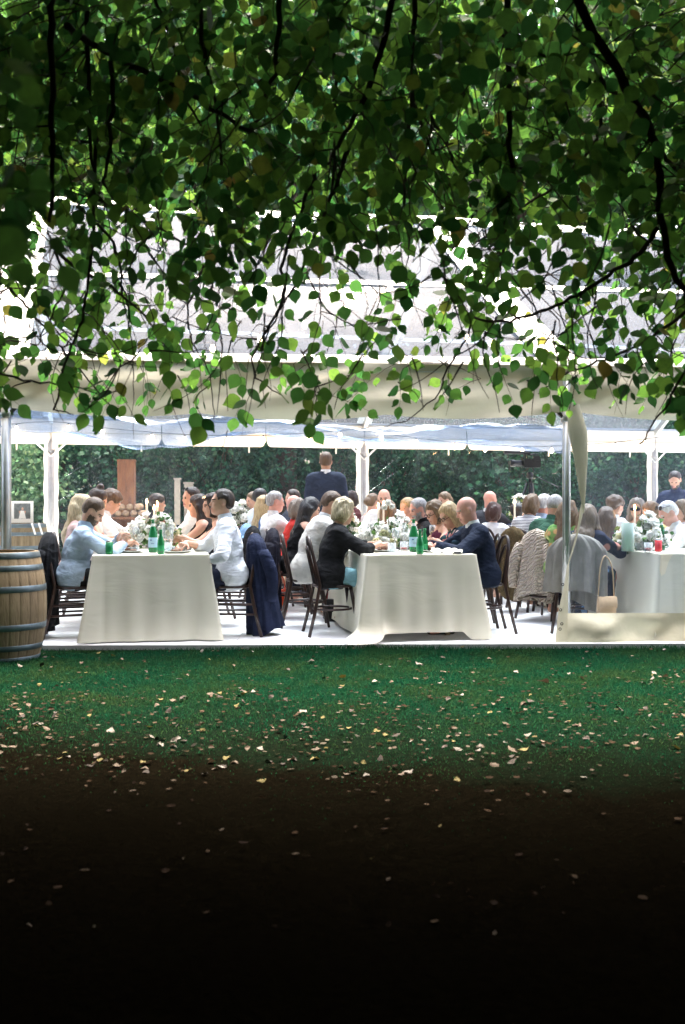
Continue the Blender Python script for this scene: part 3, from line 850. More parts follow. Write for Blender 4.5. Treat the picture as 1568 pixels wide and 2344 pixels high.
for k in range(170):       # bare wispy twigs
    u, v = random.uniform(0, 1568), random.uniform(60, 880); p = at(u, v, random.uniform(4.0, 5.4)); a_ = random.gauss(-PI / 2, .7); L_ = random.uniform(.25, .8); pa = [p]
    for q_ in range(6):
        a_ += random.gauss(0, .28); p = p + Vector((math.cos(a_), random.gauss(0, .25), math.sin(a_))) * L_ / 6; pa.append(p)
        lv = 1140 - (p.z - EYE) * FD / p.y
        if lv > 930: break
    twV.tube(spline(pa, 12), [.0042 - .00024 * q_ for q_ in range(13)], 4, cap=False)
tw = twV.build('twig', M['bark_dark'], ot); otl(tw); tag(tw, kind='stuff')
def leaf_template(n=7):
    prof = [(0.0, 0.0), (.07, .17), (.24, .36), (.44, .41), (.66, .31), (.86, .11), (1.0, 0.0)]
    V = []; F = []
    for t, w in prof: V += [(t, 0, -0.03 * math.sin(t * PI) + .06 * t * t), (t, w, .07 * w / .42 * .5 - .05 * t * t), (t, -w, .07 * w / .42 * .5 - .05 * t * t)]
    for k in range(6):
        a, c = k * 3, k * 3 + 3
        F += [(a, c, c + 1, a + 1), (a, a + 2, c + 2, c)]
    return np.array(V, np.float32), np.array(F, np.int32)
LT, LF = leaf_template()
Lp = np.array([tuple(x[0]) for x in leafT], np.float32); Ld = np.array([tuple(x[1]) for x in leafT], np.float32); Ln = np.array([tuple(x[2]) for x in leafT], np.float32); Lz = np.array([x[3] for x in leafT], np.float32)
Ls = np.cross(Ln, Ld)
vv = 1140 - (Lp[:, 2] - EYE) * FD / Lp[:, 1]; uu = 784 + Lp[:, 0] * FD / Lp[:, 1]
score = Lz / Lp[:, 1] * np.abs((Ln * np.array([0, 1, 0])).sum(1)) * ((vv > 560) & (uu > 5) & (uu < 1560)) * rng.uniform(.75, 1, len(Lz))
pick = np.argsort(-score)[:300]; isp = np.zeros(len(Lz), bool); isp[pick] = True
lmes = [mesh_np('leaf', LT * np.array([1, w_, z_], np.float32), LF, LEAFC, smooth=True) for (w_, z_) in ((1, 1), (.9, 2.4), (.96, -.6), (1.1, 2.0), (.88, .6))]
for k in pick:
    o = bpy.data.objects.new('leaf', lmes[random.randrange(5)]); link(o, ot)
    Mx = Matrix((Vector(Ld[k]), Vector(Ls[k]), Vector(Ln[k]))).transposed().to_4x4()
    o.matrix_local = Matrix.Translation(Vector(Lp[k]) - OO) @ Mx @ Matrix.Scale(float(Lz[k]), 4)
r = ~isp
kb = rng.uniform(-.8, 3.2, len(Lz))[:, None, None]; kw = rng.uniform(.86, 1.12, len(Lz))[:, None, None]
V = (Lp[r][:, None, :] + (LT[None, :, 0:1] * Ld[r][:, None, :] + LT[None, :, 1:2] * kw[r] * Ls[r][:, None, :] + LT[None, :, 2:3] * kb[r] * Ln[r][:, None, :]) * Lz[r][:, None, None])
F = (np.arange(r.sum())[:, None, None] * len(LT) + LF[None]).reshape(-1, 4)
fo = bpy.data.objects.new('foliage', mesh_np('foliage', V.reshape(-1, 3), F, LEAFC, smooth=True)); link(fo, ot); otl(fo); tag(fo, kind='stuff')
# the rest of the crown, overhead and behind; mostly unseen, thickened to block the sky
n = 150000
P = np.stack([rng.uniform(-9, 9, n), rng.uniform(-9, 6.0, n), rng.random(n)], 1)
low = 3.1 + 0.25 * np.sin(P[:, 0] * 1.3) + 0.3 * np.sin(P[:, 1] * 1.1 + 1) - 0.10 * np.maximum(np.abs(P[:, 0]) - 3, 0) * 3 + np.maximum(P[:, 1] - 2.2, 0) * 0.36
P[:, 2] = low + P[:, 2] * np.where(P[:, 1] > 3.5, 1.8, 2.8)
P = P[(P[:, 1] < 3.4) | (rng.random(n) < .85)]
V, F = leaf_cloud(P, 0.22, 0.2, True)
co = bpy.data.objects.new('crown', mesh_np('crown', V, F, LEAFC, smooth=False)); link(co, ot); otl(co); tag(co, kind='stuff')
print('leaves', len(leafT))
# ------------------------------------------------------------------ tables, cloths, chairs
ZT = 0.745
def linen():
    t = NT('table_linen')
    v = t.mapping(t.tc(), (0.9, 0.9, 2.6))
    cr = t.noise(1.7, 3, 0.5, v, 0.9)
    c = t.ramp(t.noise(3), [(0.3, (0.84, 0.80, 0.65)), (0.7, (0.88, 0.84, 0.69))])
    p = t.principled(c, 0.85, 0, t.bump(cr, 0.24, 0.04), 0.2)
    tl = t.n('ShaderNodeBsdfTranslucent'); tl.inputs[0].default_value = (0.8, 0.78, 0.7, 1)
    return t.done(t.mixsh(0.30, p, tl.outputs[0]))
M['linen'] = linen()
M['wood_dark'] = plain('dark_bentwood', (0.030, 0.013, 0.009), 0.38, 0, 0.35, 9, 0.1, 40, 0, 0.5)
M['cane'] = plain('cane_seat', (0.12, 0.07, 0.04), 0.5, 0, 0.25, 30)
M['trestle'] = plain('table_wood', (0.25, 0.17, 0.10), 0.6)
TABLES = []
def dining_table(cx, cy, w, L, rz, which, hem, flare, puddle=None, seed=1):
    """front edge centre at (cx, cy); the length runs away from the eye"""
    t = empty('trestle_table', (cx, cy, 0), rz, 'long trestle table under the cloth, ' + which, 'table', 'long dining tables')
    b = MB(); b.box((0, L / 2, ZT - .022), (w - .02, L - .02, .03)); b.build('tabletop', M['trestle'], t)
    for y in (0.5, L / 2, L - 0.5):
        for x in (-w / 2 + .18, w / 2 - .18):
            b = MB(); b.beam((x, y - .2, 0), (x, y, ZT - .04), .04, .04); b.beam((x, y + .2, 0), (x, y, ZT - .04), .04, .04); b.beam((x, y - .11, .34), (x, y + .11, .34), .03, .03); b.build('leg', M['trestle'], t)
    c = empty('tablecloth', (cx, cy, 0), rz, 'white tablecloth falling to the floor, ' + which, 'tablecloth', 'white tablecloths')
    hw = w / 2
    per = []; rc = 0.012
    def side(p, q, n): return [(p[0] + (q[0] - p[0]) * k / n, p[1] + (q[1] - p[1]) * k / n) for k in range(n)]
    A, B_, D_, E_ = (-hw, 0), (hw, 0), (hw, L), (-hw, L)
    pts = side(A, B_, 60) + side(B_, D_, 90) + side(D_, E_, 30) + side(E_, A, 90)
    N = len(pts)
    rr = random.Random(seed)
    ph = [rr.uniform(0, 6) for _ in range(6)]
    def nrm(k):
        x, y = pts[k]
        # distance to the corners along the perimeter rounds the normal
        nx = 0; ny = 0
        e = .10
        nx = -max(0, 1 - (x + hw) / e) + max(0, 1 - (hw - x) / e); ny = -max(0, 1 - y / e) + max(0, 1 - (L - y) / e)
        if nx == 0 and ny == 0: return (0, -1), 0
        l = math.hypot(nx, ny); corner = min(abs(nx), abs(ny)) * 1.0
        return (nx / l, ny / l), corner
    rows = 22
    V = []; F = []
    for j in range(rows + 1):
        tt = j / rows
        for k in range(N):
            x, y = pts[k]; (a, c_), cor = nrm(k)
            s = k * 0.0167
            fold = (.5 * math.sin(s * 19 + ph[0]) + .5 * math.sin(s * 31 + ph[1])) * 0.016 * tt ** 1.2
            wr = 0.005 * math.sin(9 * tt + s * 4 + ph[2]) * math.sin(s * 7 + ph[3]) * tt
            d = (flare * tt ** 1.15) + cor * 0.10 * tt + fold + wr
            h = hem(x / hw, y)
            z = ZT - (ZT - h) * tt
            if j == 0: d = 0; z = ZT
            if puddle:
                px, py, pr, pl = puddle
                g = math.exp(-((x - px) ** 2 + (y - py) ** 2) / (pr * pr))
                if tt > .82: d += g * pl * ((tt - .82) / .18) ** 2
            V.append((x + a * d, y + c_ * d, z))
    for j in range(rows):
        for k in range(N):
            l = (k + 1) % N
            F.append((j * N + k, (j + 1) * N + k, (j + 1) * N + l, j * N + l))
    # top sheet
    nb = len(V); nx_, ny_ = 6, 40
    for j in range(ny_ + 1):
        for i in range(nx_ + 1):
            V.append((-hw + w * i / nx_, L * j / ny_, ZT + 0.0015 * math.sin(i * 2 + j * 1.3)))
    for j in range(ny_):
        for i in range(nx_):
            F.append((nb + j * (nx_ + 1) + i, nb + j * (nx_ + 1) + i + 1, nb + (j + 1) * (nx_ + 1) + i + 1, nb + (j + 1) * (nx_ + 1) + i))
    me = mesh_np('cloth', V, F, M['linen']); 
    link(bpy.data.objects.new('cloth', me), c)
    TABLES.append((cx, cy, w, L, rz))
def tl(i, x, y, z=0.0):
    """point on table i: x across from its centre line, y from its front edge, z above the top"""
    cx, cy, w, L, rz = TABLES[i]
    return Vector((cx + x * math.cos(rz) - y * math.sin(rz), cy + x * math.sin(rz) + y * math.cos(rz), ZT + 0.003 + z))
dining_table(-1.655, 9.08, 1.0, 6.2, TILT, 'at the left of the marquee', lambda x, y: 0.012 if y < .05 else 0.03, 0.062, None, 3)
dining_table(0.695, 9.13, 0.98, 6.6, TILT, 'in the middle of the marquee', lambda x, y: 0.075 - 0.065 * (max(0, abs(x + .02) - .74) / .26 > 0) * min(1, max(0, abs(x) - .72) / .12) if y < .05 else 0.03, 0.062, (-0.49, 0.0, 0.16, 0.13), 8)
dining_table(3.30, 9.34, 1.0, 6.2, TILT, 'behind the hanging clear curtain at right', lambda x, y: 0.02, 0.07, None, 5)

def chair_proto(kind, who):
    """faces +x, origin on the floor under the seat centre"""
    o = empty('bentwood_chair', (0, 0, 0), 0, None, 'chair', 'dark wooden chairs at the long tables')
    sh = 0.455
    b = MB(); b.lathe([(0.0, sh - .022), (.185, sh - .022), (.203, sh - .012), (.203, sh), (.175, sh + .004), (0.0, sh - .002)], 24); 
    s = b.build('seat', M['wood_dark'], o)
    def hoop(y0, zt, x0, r, n=22, zb=0.0, sp=0.03, xb=-.22):
        pts = []
        for k in range(n + 1):
            t = k / n; a = PI * t
            z = sh + (zt - sh) * (1 - abs(math.cos(a)) ** 2.2) if True else 0
            y = y0 * math.copysign(abs(math.cos(a)) ** 0.75, math.cos(a))
            q = (z - sh) / (zt - sh)
            pts.append(Vector((x0 - 0.085 * q, y * (1 + .10 * q * (1 - q) * 4 * 0), z)))
        return pts
    up_ = hoop(.185, 0.885, -.155, 0)
    full = [Vector((-.255, .215, 0.0)), Vector((-.20, .20, .22))] + up_ + [Vector((-.20, -.20, .22)), Vector((-.255, -.215, 0.0))]
    b = MB(); b.tube(full, 0.0155, 9); b.build('back_frame', M['wood_dark'], o)
    b = MB(); b.tube(hoop(.105, 0.80, -.165, 0), 0.0115, 8); b.build('inner_hoop', M['wood_dark'], o)
    for y in (-1, 1):
        b = MB(); b.tube([(.135, .125 * y, sh - .015), (.165, .155 * y, .25), (.205, .185 * y, 0)], [.018, .017, .013], 8); b.build('leg', M['wood_dark'], o)
    if kind == 'ring':
        b = MB(); b.tube([(-.012 + .175 * math.cos(k * PI / 12), .175 * math.sin(k * PI / 12), .235) for k in range(24)], .0105, 7, closed=True); b.build('stretcher', M['wood_dark'], o)
    else:
        for z, y in ((.20, 1), (.20, -1), (.29, 1), (.29, -1)):
            b = MB(); b.tube([(-.2, .195 * y, z), (.178, .165 * y, z + .01)], .011, 7); b.build('rung', M['wood_dark'], o)
        for x, z in ((-.21, .25), (.172, .25)):
            b = MB(); b.tube([(x, -.18, z), (x, .18, z)], .010, 7); b.build('rung', M['wood_dark'], o)
    return o
PROTO = {}
def chair(x, y, rz, label, kind='ring'):
    if kind not in PROTO:
        PROTO[kind] = chair_proto(kind, ''); o = PROTO[kind]
    else: o = copy_tree(PROTO[kind])
    o.location = (x, y, 0); o.rotation_euler = (0, 0, rz); o['label'] = label
    return o

def drape(name, x, y, rz, zt, zb, w0, w1, t0, t1, mat, label, cat, folds=8, amp=.24, seed=0, shift=0.0, hemvar=.05, sleeves=True, topw=.6, group='clothes hung over chair backs'):
    """garment hung over a chair back. local y = along the chair back, local x = facing; hangs from zt down to zb"""
    o = empty(name, (x, y, 0), rz, label, cat, group)
    rr = random.Random(seed); ph = [rr.uniform(0, 6.28) for _ in range(5)]
    def f(a, c):
        th = a * 2 * PI
        q = c
        dome = min(1, math.sqrt(max(0, 1 - (1 - min(1, q / .16)) ** 2)) + .02)
        w = (w0 + (w1 - w0) * q) * (topw + (1 - topw) * min(1, q / .25)) * dome
        t = (t0 + (t1 - t0) * q ** .8) * (0.35 + .65 * dome)
        fo = 1 + amp * q ** .5 * (.6 * math.sin(folds * th + ph[0] + 1.2 * math.sin(3 * q + ph[1])) + .4 * math.sin((folds * 2 + 1) * th + ph[2] - 2 * q))
        hv = hemvar * (math.sin(th + ph[3]) + .5 * math.sin(2 * th + ph[4])) * q ** 2
        return (math.cos(th) * t / 2 * fo - shift * q, math.sin(th) * w / 2 * (1 + (fo - 1) * .35), zt + (zb - zt) * q + hv)
    b = MB(); b.grid(f, 72, 26, closed=True); b.build('body', mat, o)
    if sleeves:
        for sg in (-1, 1):
            b = MB()
            p = [Vector((-.03 - t0 * .2, sg * w0 * .42, zt - .16)), Vector((-.02 - t1 * .3 - shift * .2, sg * (w0 * .5 + .02), zt - .36)), Vector((.0 - t1 * .3 - shift * .45, sg * (w1 * .5), zt - .60))]
            b.tube(spline(p, 8), [.05, .058, .06, .06, .058, .056, .054, .05, .045], 9); b.build('sleeve', mat, o)
    return o
# ------------------------------------------------------------------ people: one smooth surface per body, grown from a signed-distance field
def surfnet(f, lo, h):
    s = f < 0
    nx, ny, nz = f.shape
    cnt = np.zeros((nx - 1, ny - 1, nz - 1), np.int8)
    for a in (0, 1):
        for b in (0, 1):
            for c in (0, 1):
                cnt += s[a:nx - 1 + a, b:ny - 1 + b, c:nz - 1 + c]
    I = np.argwhere((cnt > 0) & (cnt < 8))
    if len(I) == 0: return np.zeros((0, 3)), np.zeros((0, 4), int)
    vid = np.full(cnt.shape, -1, np.int32); vid[I[:, 0], I[:, 1], I[:, 2]] = np.arange(len(I))
    acc = np.zeros((len(I), 3)); num = np.zeros(len(I))
    cor = [(a, b, c) for a in (0, 1) for b in (0, 1) for c in (0, 1)]
    val = {q: f[I[:, 0] + q[0], I[:, 1] + q[1], I[:, 2] + q[2]] for q in cor}
    for q in cor:
        for ax in range(3):
            if q[ax] == 0:
                r = list(q); r[ax] = 1; r = tuple(r)
                A, B = val[q], val[r]; m = (A < 0) != (B < 0)
                t = np.where(m, A / np.where(m, A - B, 1), 0)
                p = np.tile(np.array(q, float), (len(I), 1)); p[:, ax] = t
                acc += p * m[:, None]; num += m
    V = (I + acc / num[:, None]) * h + lo
    Q = []
    for ax in range(3):
        sl0 = [slice(None)] * 3; sl1 = [slice(None)] * 3
        sl0[ax] = slice(0, -1); sl1[ax] = slice(1, None)
        ch = s[tuple(sl0)] != s[tuple(sl1)]
        E_ = np.argwhere(ch)
        u, w = (ax + 1) % 3, (ax + 2) % 3
        ok = (E_[:, u] > 0) & (E_[:, w] > 0) & (E_[:, u] < f.shape[u] - 1) & (E_[:, w] < f.shape[w] - 1)
        E_ = E_[ok]
        def cell(du, dw):
            c = E_.copy(); c[:, u] += du; c[:, w] += dw; return vid[c[:, 0], c[:, 1], c[:, 2]]
        q = np.stack([cell(-1, -1), cell(0, -1), cell(0, 0), cell(-1, 0)], 1)
        inside0 = s[tuple(E_.T)]
        q[~inside0] = q[~inside0][:, ::-1]
        Q.append(q)
    return V, np.concatenate(Q, 0)

class Shape:
    def __init__(s): s.p = []
    def cap(s, a, b, ra, rb=None, k=.02, ax=None, fl=1.0, op=0):
        s.p.append(('c', np.array(a, float), np.array(b, float), ra, ra if rb is None else rb, k, None if ax is None else np.array(ax, float), fl, op)); return s
    def ell(s, c, r, Mx=None, k=.02, op=0):
        s.p.append(('e', np.array(c, float), np.array(r, float), np.eye(3) if Mx is None else np.array(Mx, float), k, op)); return s
    def grow(s, g, sel=None):
        o = Shape()
        for q in s.p:
            if q[0] == 'c': o.p.append((q[0], q[1], q[2], q[3] + g, q[4] + g) + q[5:])
            else: o.p.append((q[0], q[1], q[2] + g) + q[3:])
        return o
    def __add__(s, t): o = Shape(); o.p = s.p + t.p; return o
    def mesh(s, h, post=None):
        lo = np.full(3, 1e9); hi = -lo
        bb = []
        for q in s.p:
            if q[0] == 'c':
                r = max(q[3], q[4]) * max(1, q[7]); a, b = np.minimum(q[1], q[2]) - r, np.maximum(q[1], q[2]) + r; k = q[5]; op = q[8]
            else:
                r = q[2].max(); a, b = q[1] - r, q[1] + r; k = q[4]; op = q[5]
            bb.append((a - k - 3 * h, b + k + 3 * h))
            if op == 0: lo = np.minimum(lo, a); hi = np.maximum(hi, b)
        lo -= 3 * h; hi += 3 * h
        n = np.ceil((hi - lo) / h).astype(int) + 1
        f = np.full(n, 0.5, np.float32)
        ax = [lo[i] + h * np.arange(n[i]) for i in range(3)]
        for q, (a, b) in zip(s.p, bb):
            i0 = np.clip(np.floor((a - lo) / h).astype(int), 0, n); i1 = np.clip(np.ceil((b - lo) / h).astype(int) + 1, 0, n)
            if (i1 <= i0).any(): continue
            sl = tuple(slice(i0[i], i1[i]) for i in range(3))
            X, Y, Z = np.meshgrid(*[ax[i][sl[i]] for i in range(3)], indexing='ij', sparse=True)
            if q[0] == 'c':
                A, Bv = q[1], q[2] - q[1]
                px, py, pz = X - A[0], Y - A[1], Z - A[2]
                if q[6] is not None:
                    w = q[6]; dd = (px * w[0] + py * w[1] + pz * w[2]) * (1 / q[7] - 1); px = px + w[0] * dd; py = py + w[1] * dd; pz = pz + w[2] * dd
                bl = Bv @ Bv + 1e-9
                t = np.clip((px * Bv[0] + py * Bv[1] + pz * Bv[2]) / bl, 0, 1)
                d = np.sqrt((px - t * Bv[0]) ** 2 + (py - t * Bv[1]) ** 2 + (pz - t * Bv[2]) ** 2) - (q[3] + (q[4] - q[3]) * t)
                k, op = q[5], q[8]
            else:
                c, r, Mx, k, op = q[1], q[2], q[3], q[4], q[5]
                dx, dy, dz = X - c[0], Y - c[1], Z - c[2]
                L = [Mx[0, i] * dx + Mx[1, i] * dy + Mx[2, i] * dz for i in range(3)]      # columns of Mx are the local axes
                k0 = np.sqrt(sum((L[i] / r[i]) ** 2 for i in range(3))); k1 = np.sqrt(sum((L[i] / r[i] ** 2) ** 2 for i in range(3))) + 1e-9
                d = k0 * (k0 - 1) / k1
            g = f[sl]
            if op == 0:
                hh = np.clip(.5 + .5 * (g - d) / k, 0, 1); f[sl] = g + (d - g) * hh - k * hh * (1 - hh)
            else:
                d = -d; hh = np.clip(.5 - .5 * (g - d) / k, 0, 1); f[sl] = g + (d - g) * hh + k * hh * (1 - hh)
        if post is not None:
            m = np.abs(f) < .06
            idx = np.nonzero(m)
            P = np.stack([ax[i][idx[i]] for i in range(3)], 1)
            f[idx] = post(P, f[idx])
        return surfnet(f, lo, h)

def wav(P, freq, seed, n=4):
    r = np.random.default_rng(seed); o = np.zeros(len(P))
    for _ in range(n):
        k = r.standard_normal(3) * np.array(freq); k2 = r.standard_normal(3) * np.array(freq) * .5
        o += np.sin(P @ k + 1.3 * np.sin(P @ k2 + r.uniform(0, 6)) + r.uniform(0, 6))
    return o / n

def unit(v): v = np.array(v, float); return v / (np.linalg.norm(v) + 1e-9)
def rotm(yaw, pitch, roll=0.0):
    cy, sy, cp, sp = math.cos(yaw), math.sin(yaw), math.cos(pitch), math.sin(pitch); cr, sr = math.cos(roll), math.sin(roll)
    Rz = np.array([[cy, -sy, 0], [sy, cy, 0], [0, 0, 1]]); Ry = np.array([[cp, 0, sp], [0, 1, 0], [-sp, 0, cp]]); Rx = np.array([[1, 0, 0], [0, cr, -sr], [0, sr, cr]])
    return Rz @ Ry @ Rx      # pitch > 0 looks down

SKIN = {'fair': (0.60, 0.345, 0.24), 'tan': (0.52, 0.285, 0.185), 'pink': (0.64, 0.33, 0.25), 'olive': (0.50, 0.29, 0.18), 'pale': (0.6, 0.38, 0.29)}
HAIR = {'black': (0.012, 0.010, 0.010), 'dark': (0.038, 0.023, 0.016), 'brown': (0.105, 0.060, 0.032), 'lightbrown': (0.16, 0.10, 0.05), 'blonde': (0.42, 0.30, 0.15), 'ash': (0.30, 0.25, 0.18), 'grey': (0.34, 0.33, 0.32), 'white': (0.62, 0.60, 0.58), 'palegold': (0.55, 0.44, 0.27), 'auburn': (0.06, 0.022, 0.014), 'mousy': (0.20, 0.145, 0.088), 'greybrown': (.22, .18, .14)}
M['eye'] = plain('eye', (0.03, 0.025, 0.02), 0.15); M['lip'] = plain('lip', (0.42, 0.16, 0.13), 0.45)
M['lens'] = plain('dark_lens', (0.01, 0.01, 0.012), 0.1); M['shoe_black'] = plain('black_leather', (0.012, 0.012, 0.013), 0.35)

TOPM = {'floral': floral((.012, .03, .045), [(.55, .10, .12), (.62, .30, .30), (.03, .10, .12), (.01, .03, .05), (.60, .45, .42), (.02, .08, .06)], 17.0), 'stripe': striped((.80, .80, .80), (.05, .05, .06), 19.0),
        'lime': floral((.20, .32, .10), [(.55, .60, .25), (.10, .25, .06), (.60, .35, .15), (.25, .40, .12)], 15.0), 'navyfloral': floral((.010, .014, .035), [(.70, .62, .50), (.010, .014, .035), (.10, .18, .30), (.010, .02, .04), (.55, .25, .2), (.02, .06, .05)], 8.0)}
PEOPLE = []
def person(label, u, v, d, face, lean=8, pitch=8, yaw=0, sex='m', skin='fair', hair='short', hc='brown', top=(.7, .7, .7), sleeve='long', kind='shirt', arms='eat', legs=(0.02, 0.022, 0.035),
           det=2, stand=False, beard=None, glasses=None, who='', seat='ring', curve=0.25, head=None, topmat=None, collar=None, neckw=1.0, skirt=False, chairlabel=None, size=1.0, headband=False, bag=None, roll=0, cdx=0.0):
    """head centre at picture point (u, v), d metres away; face = direction looked at (0 right, 90 away, 180 left, -90 towards the eye)"""
    h = (.0095, .0145, .018)[det]
    fa = R(face) + (TILT if face in (0, 180) else 0)
    H = at(u, v, d)
    sx = (1.0 if sex == 'm' else .93) * size
    le = R(lean)
    zp = .53 if not stand else .93 * size
    # spine: pelvis -> chest -> neck base, bent forward progressively
    a1, a2 = le * (1 - curve), le * (1 + curve)
    hz = .165 * sx
    need = H.z - zp - hz * math.cos(a2 * .8)
    L = need / (.5 * math.cos(a1) + .5 * math.cos(a2)); L = min(max(L, .36), .66)
    P0 = np.array([0, 0, zp]); d1 = np.array([math.sin(a1), 0, math.cos(a1)]); d2 = np.array([math.sin(a2), 0, math.cos(a2)])
    W_ = P0 + d1 * L * .5; N_ = W_ + d2 * L * .5
    hd = unit([math.sin(a2 * .8) + .12, 0, math.cos(a2 * .8)])
    HC = N_ + hd * hz
    if need / (.5 * math.cos(a1) + .5 * math.cos(a2)) > .66 and not stand: HC[2] = HC[2]
    # base position
    cf, sf = math.cos(fa), math.sin(fa)
    base = Vector((H.x - (HC[0] * cf - HC[1] * sf), H.y - (HC[0] * sf + HC[1] * cf), 0))
    dzb = H.z - HC[2]
    o_name = 'person'
    HM = rotm(R(yaw), R(pitch), R(roll)); hs = .97 * (1.0 if sex == 'm' else .955) * size
    hp = lambda x, y, z: HC + HM @ (np.array([x, y, z]) * hs)
    shw = (.185 if sex == 'm' else .155) * sx
    SC = N_ - d2 * .055 * sx
    yv = np.array([0, 1, 0])
    torso = Shape()
    tr = (.108 if sex == 'm' else .098) * sx
    torso.cap(P0 + [0, -.07, 0], P0 + [0, .07, 0], .118 * sx, k=.05)
    torso.cap(P0 + d1 * .05, W_, tr, tr * .96, .05, yv, 1.42)
    torso.cap(W_, N_ - d2 * .16 * sx, tr * 1.0, tr * 1.06, .05, yv, 1.5)
    torso.cap(SC - yv * shw * .72, SC + yv * shw * .72, .072 * sx, k=.06)
    if sex == 'f':
        for s_ in (-1, 1): torso.ell(W_ + d2 * L * .20 + np.array([.075, s_ * .075, 0]), (.06, .065, .065), k=.04)
    if sex == 'm' and kind == 'belly': torso.ell(P0 + d1 * .14 + [.06, 0, 0], (.11, .14, .12), k=.06)
    neck = Shape().cap(N_ - d2 * .03 - [.01, 0, 0], hp(-.018, 0, -.05), .056 * sx * neckw, .050 * sx * neckw, .03)
    # arms
    armS, foreS, handS = Shape(), Shape(), Shape()
    ua, fo_ = .29 * sx, .255 * sx
    preset = {'eat': [(.40, .12, .83), (.41, .09, .815)], 'table': [(.43, .22, .79), (.43, .20, .79)], 'lap': [(.26, .10, .65), (.26, .10, .65)], 'chin': [(.36, .06, .97), (.42, .14, .80)],
              'lean': [(.46, .16, .80), (.46, .12, .80)], 'down': [(.02, .27, .86), (.02, .27, .86)], 'front': [(.16, .10, 1.0), (.16, .12, 1.02)], 'backlap': [(.30, .14, .67), (.40, .12, .86)], 'clasp': [(.42, .06, .93), (.42, .04, .90)]}
    arms_t = preset[arms] if isinstance(arms, str) else arms
    wr = []
    for s_, tgt in ((1, arms_t[0]), (-1, arms_t[1])):
        S0 = SC + np.array([0, s_ * shw, -.012])
        T = np.array([tgt[0], tgt[1] * s_, tgt[2] - 0])
        v_ = T - S0; D = np.linalg.norm(v_); mx = (ua + fo_) * .985
        if D > mx: T = S0 + v_ * mx / D; v_ = T - S0; D = mx
        D = max(D, .12)
        ca = (ua * ua + D * D - fo_ * fo_) / (2 * ua * D); ca = min(1, max(-1, ca)); sa = math.sqrt(1 - ca * ca)
        dirv = v_ / D; hint = np.array([-.35, s_ * .55, -1.0]) if arms in ('lap', 'down', 'front', 'chin') else np.array([-.45, s_ * 1.0, -.55]); hint = unit(hint - dirv * (hint @ dirv))
        El = S0 + dirv * ua * ca + hint * ua * sa
        armS.cap(S0, El, .052 * sx if sex == 'm' else .044 * sx, .042 * sx if sex == 'm' else .036 * sx, .035)
        foreS.cap(El, T, .041 * sx if sex == 'm' else .035 * sx, .028 * sx if sex == 'm' else .024 * sx, .02)
        fd_ = unit(T - El)
        pn = unit(np.cross(fd_, [0, 1, 0]) if abs(fd_[2]) < .9 else [1, 0, 0])     # back of the hand
        if pn[2] < 0 and not stand: pn = -pn
        sd_ = np.cross(pn, fd_)
        hdn = unit(fd_ + np.array([0, -s_ * .25, -.50 if not stand else -.1]))
        Mh = np.stack([hdn, unit(np.cross(pn, hdn)), pn], 1)
        handS.ell(T + hdn * .045, (.052, .040, .019), Mh, .015)
        if det < 2:
            sdv = Mh[:, 1]; curl = .95 if arms not in ('table',) else .3
            for q in range(4):
                b0 = T + hdn * .082 + sdv * (q - 1.5) * .0195; l = (.040, .046, .043, .034)[q]
                f1 = unit(hdn - pn * curl * .6); f2 = unit(hdn - pn * curl * 1.8)
                handS.cap(b0, b0 + f1 * l, .0095, .009, .006); handS.cap(b0 + f1 * l, b0 + f1 * l + f2 * l * .8, .009, .0075, .005)
            inn = -s_ * np.sign((sdv @ np.array([0, 1, 0])) or 1)
            tb0 = T + hdn * .03 + sdv * inn * .03; t1 = unit(hdn * .6 + sdv * inn * .8 - pn * .3); t2 = unit(hdn * .9 + sdv * inn * .2 - pn * .4)
            handS.cap(tb0, tb0 + t1 * .045, .012, .0105, .01); handS.cap(tb0 + t1 * .045, tb0 + t1 * .045 + t2 * .032, .0105, .008, .006)
        wr.append((El, T))
    # legs
    legS = Shape(); footS = Shape(); shoes = []
    for s_ in (-1, 1):
        hip = P0 + np.array([0, s_ * .088, -.01])
        if stand: kn = np.array([.02, s_ * .10, .50 * size]); an = np.array([-.02, s_ * .11, .09])
        else: kn = np.array([.44, s_ * .115, .50]); an = np.array([.36 if legs != 'tuck' else .14, s_ * .12, .09])
        legS.cap(hip, kn, .088 * sx, .060 * sx, .04); legS.cap(kn, an, .058 * sx, .040 * sx, .03)
        footS.cap(an + [-.03, 0, -.04], an + [.15, s_ * .02, -.062], .036, .027, .02)
        shoes.append(an)
    # head
    hS = Shape()
    hS.ell(hp(-.012, 0, .032), np.array([.096, .077, .092]) * hs, HM, .02)
    hS.ell(hp(.030, 0, -.035), np.array([.060, .058, .082]) * hs, HM, .03)
    hS.ell(hp(.055, 0, -.092), np.array([.030, .032, .024]) * hs, HM, .03)
    hS.ell(hp(-.005, 0, -.055), np.array([.06, .058, .045]) * hs, HM, .03)
    hS.cap(hp(.082, -.034, .020), hp(.082, .034, .020), .012 * hs, k=.02)
    for s_ in (-1, 1): hS.ell(hp(.062, s_ * .040, -.028), np.array([.022, .022, .020]) * hs, HM, .02)
    for s_ in (-1, 1): hS.ell(hp(.098, s_ * .031, .003), np.array([.014, .015, .010]) * hs, HM, .012, op=1)
    hS.cap(hp(.086, 0, .006), hp(.104, 0, -.030), .009 * hs, .0135 * hs, .014)
    hS.cap(hp(.088, -.016, -.066), hp(.088, .016, -.066), .0085 * hs, k=.008)
    for s_ in (-1, 1): hS.ell(hp(-.008, s_ * .079, -.004), np.array([.020, .009, .032]) * hs, HM @ rotm(0, .2), .008)
    body = torso + neck + armS + foreS + handS + legS + footS + hS
    V, Q = body.mesh(h)
    # materials of the body by place
    cen = V[Q].mean(1); hl = (cen - HC) @ HM / hs
    mi = np.zeros(len(Q), int)
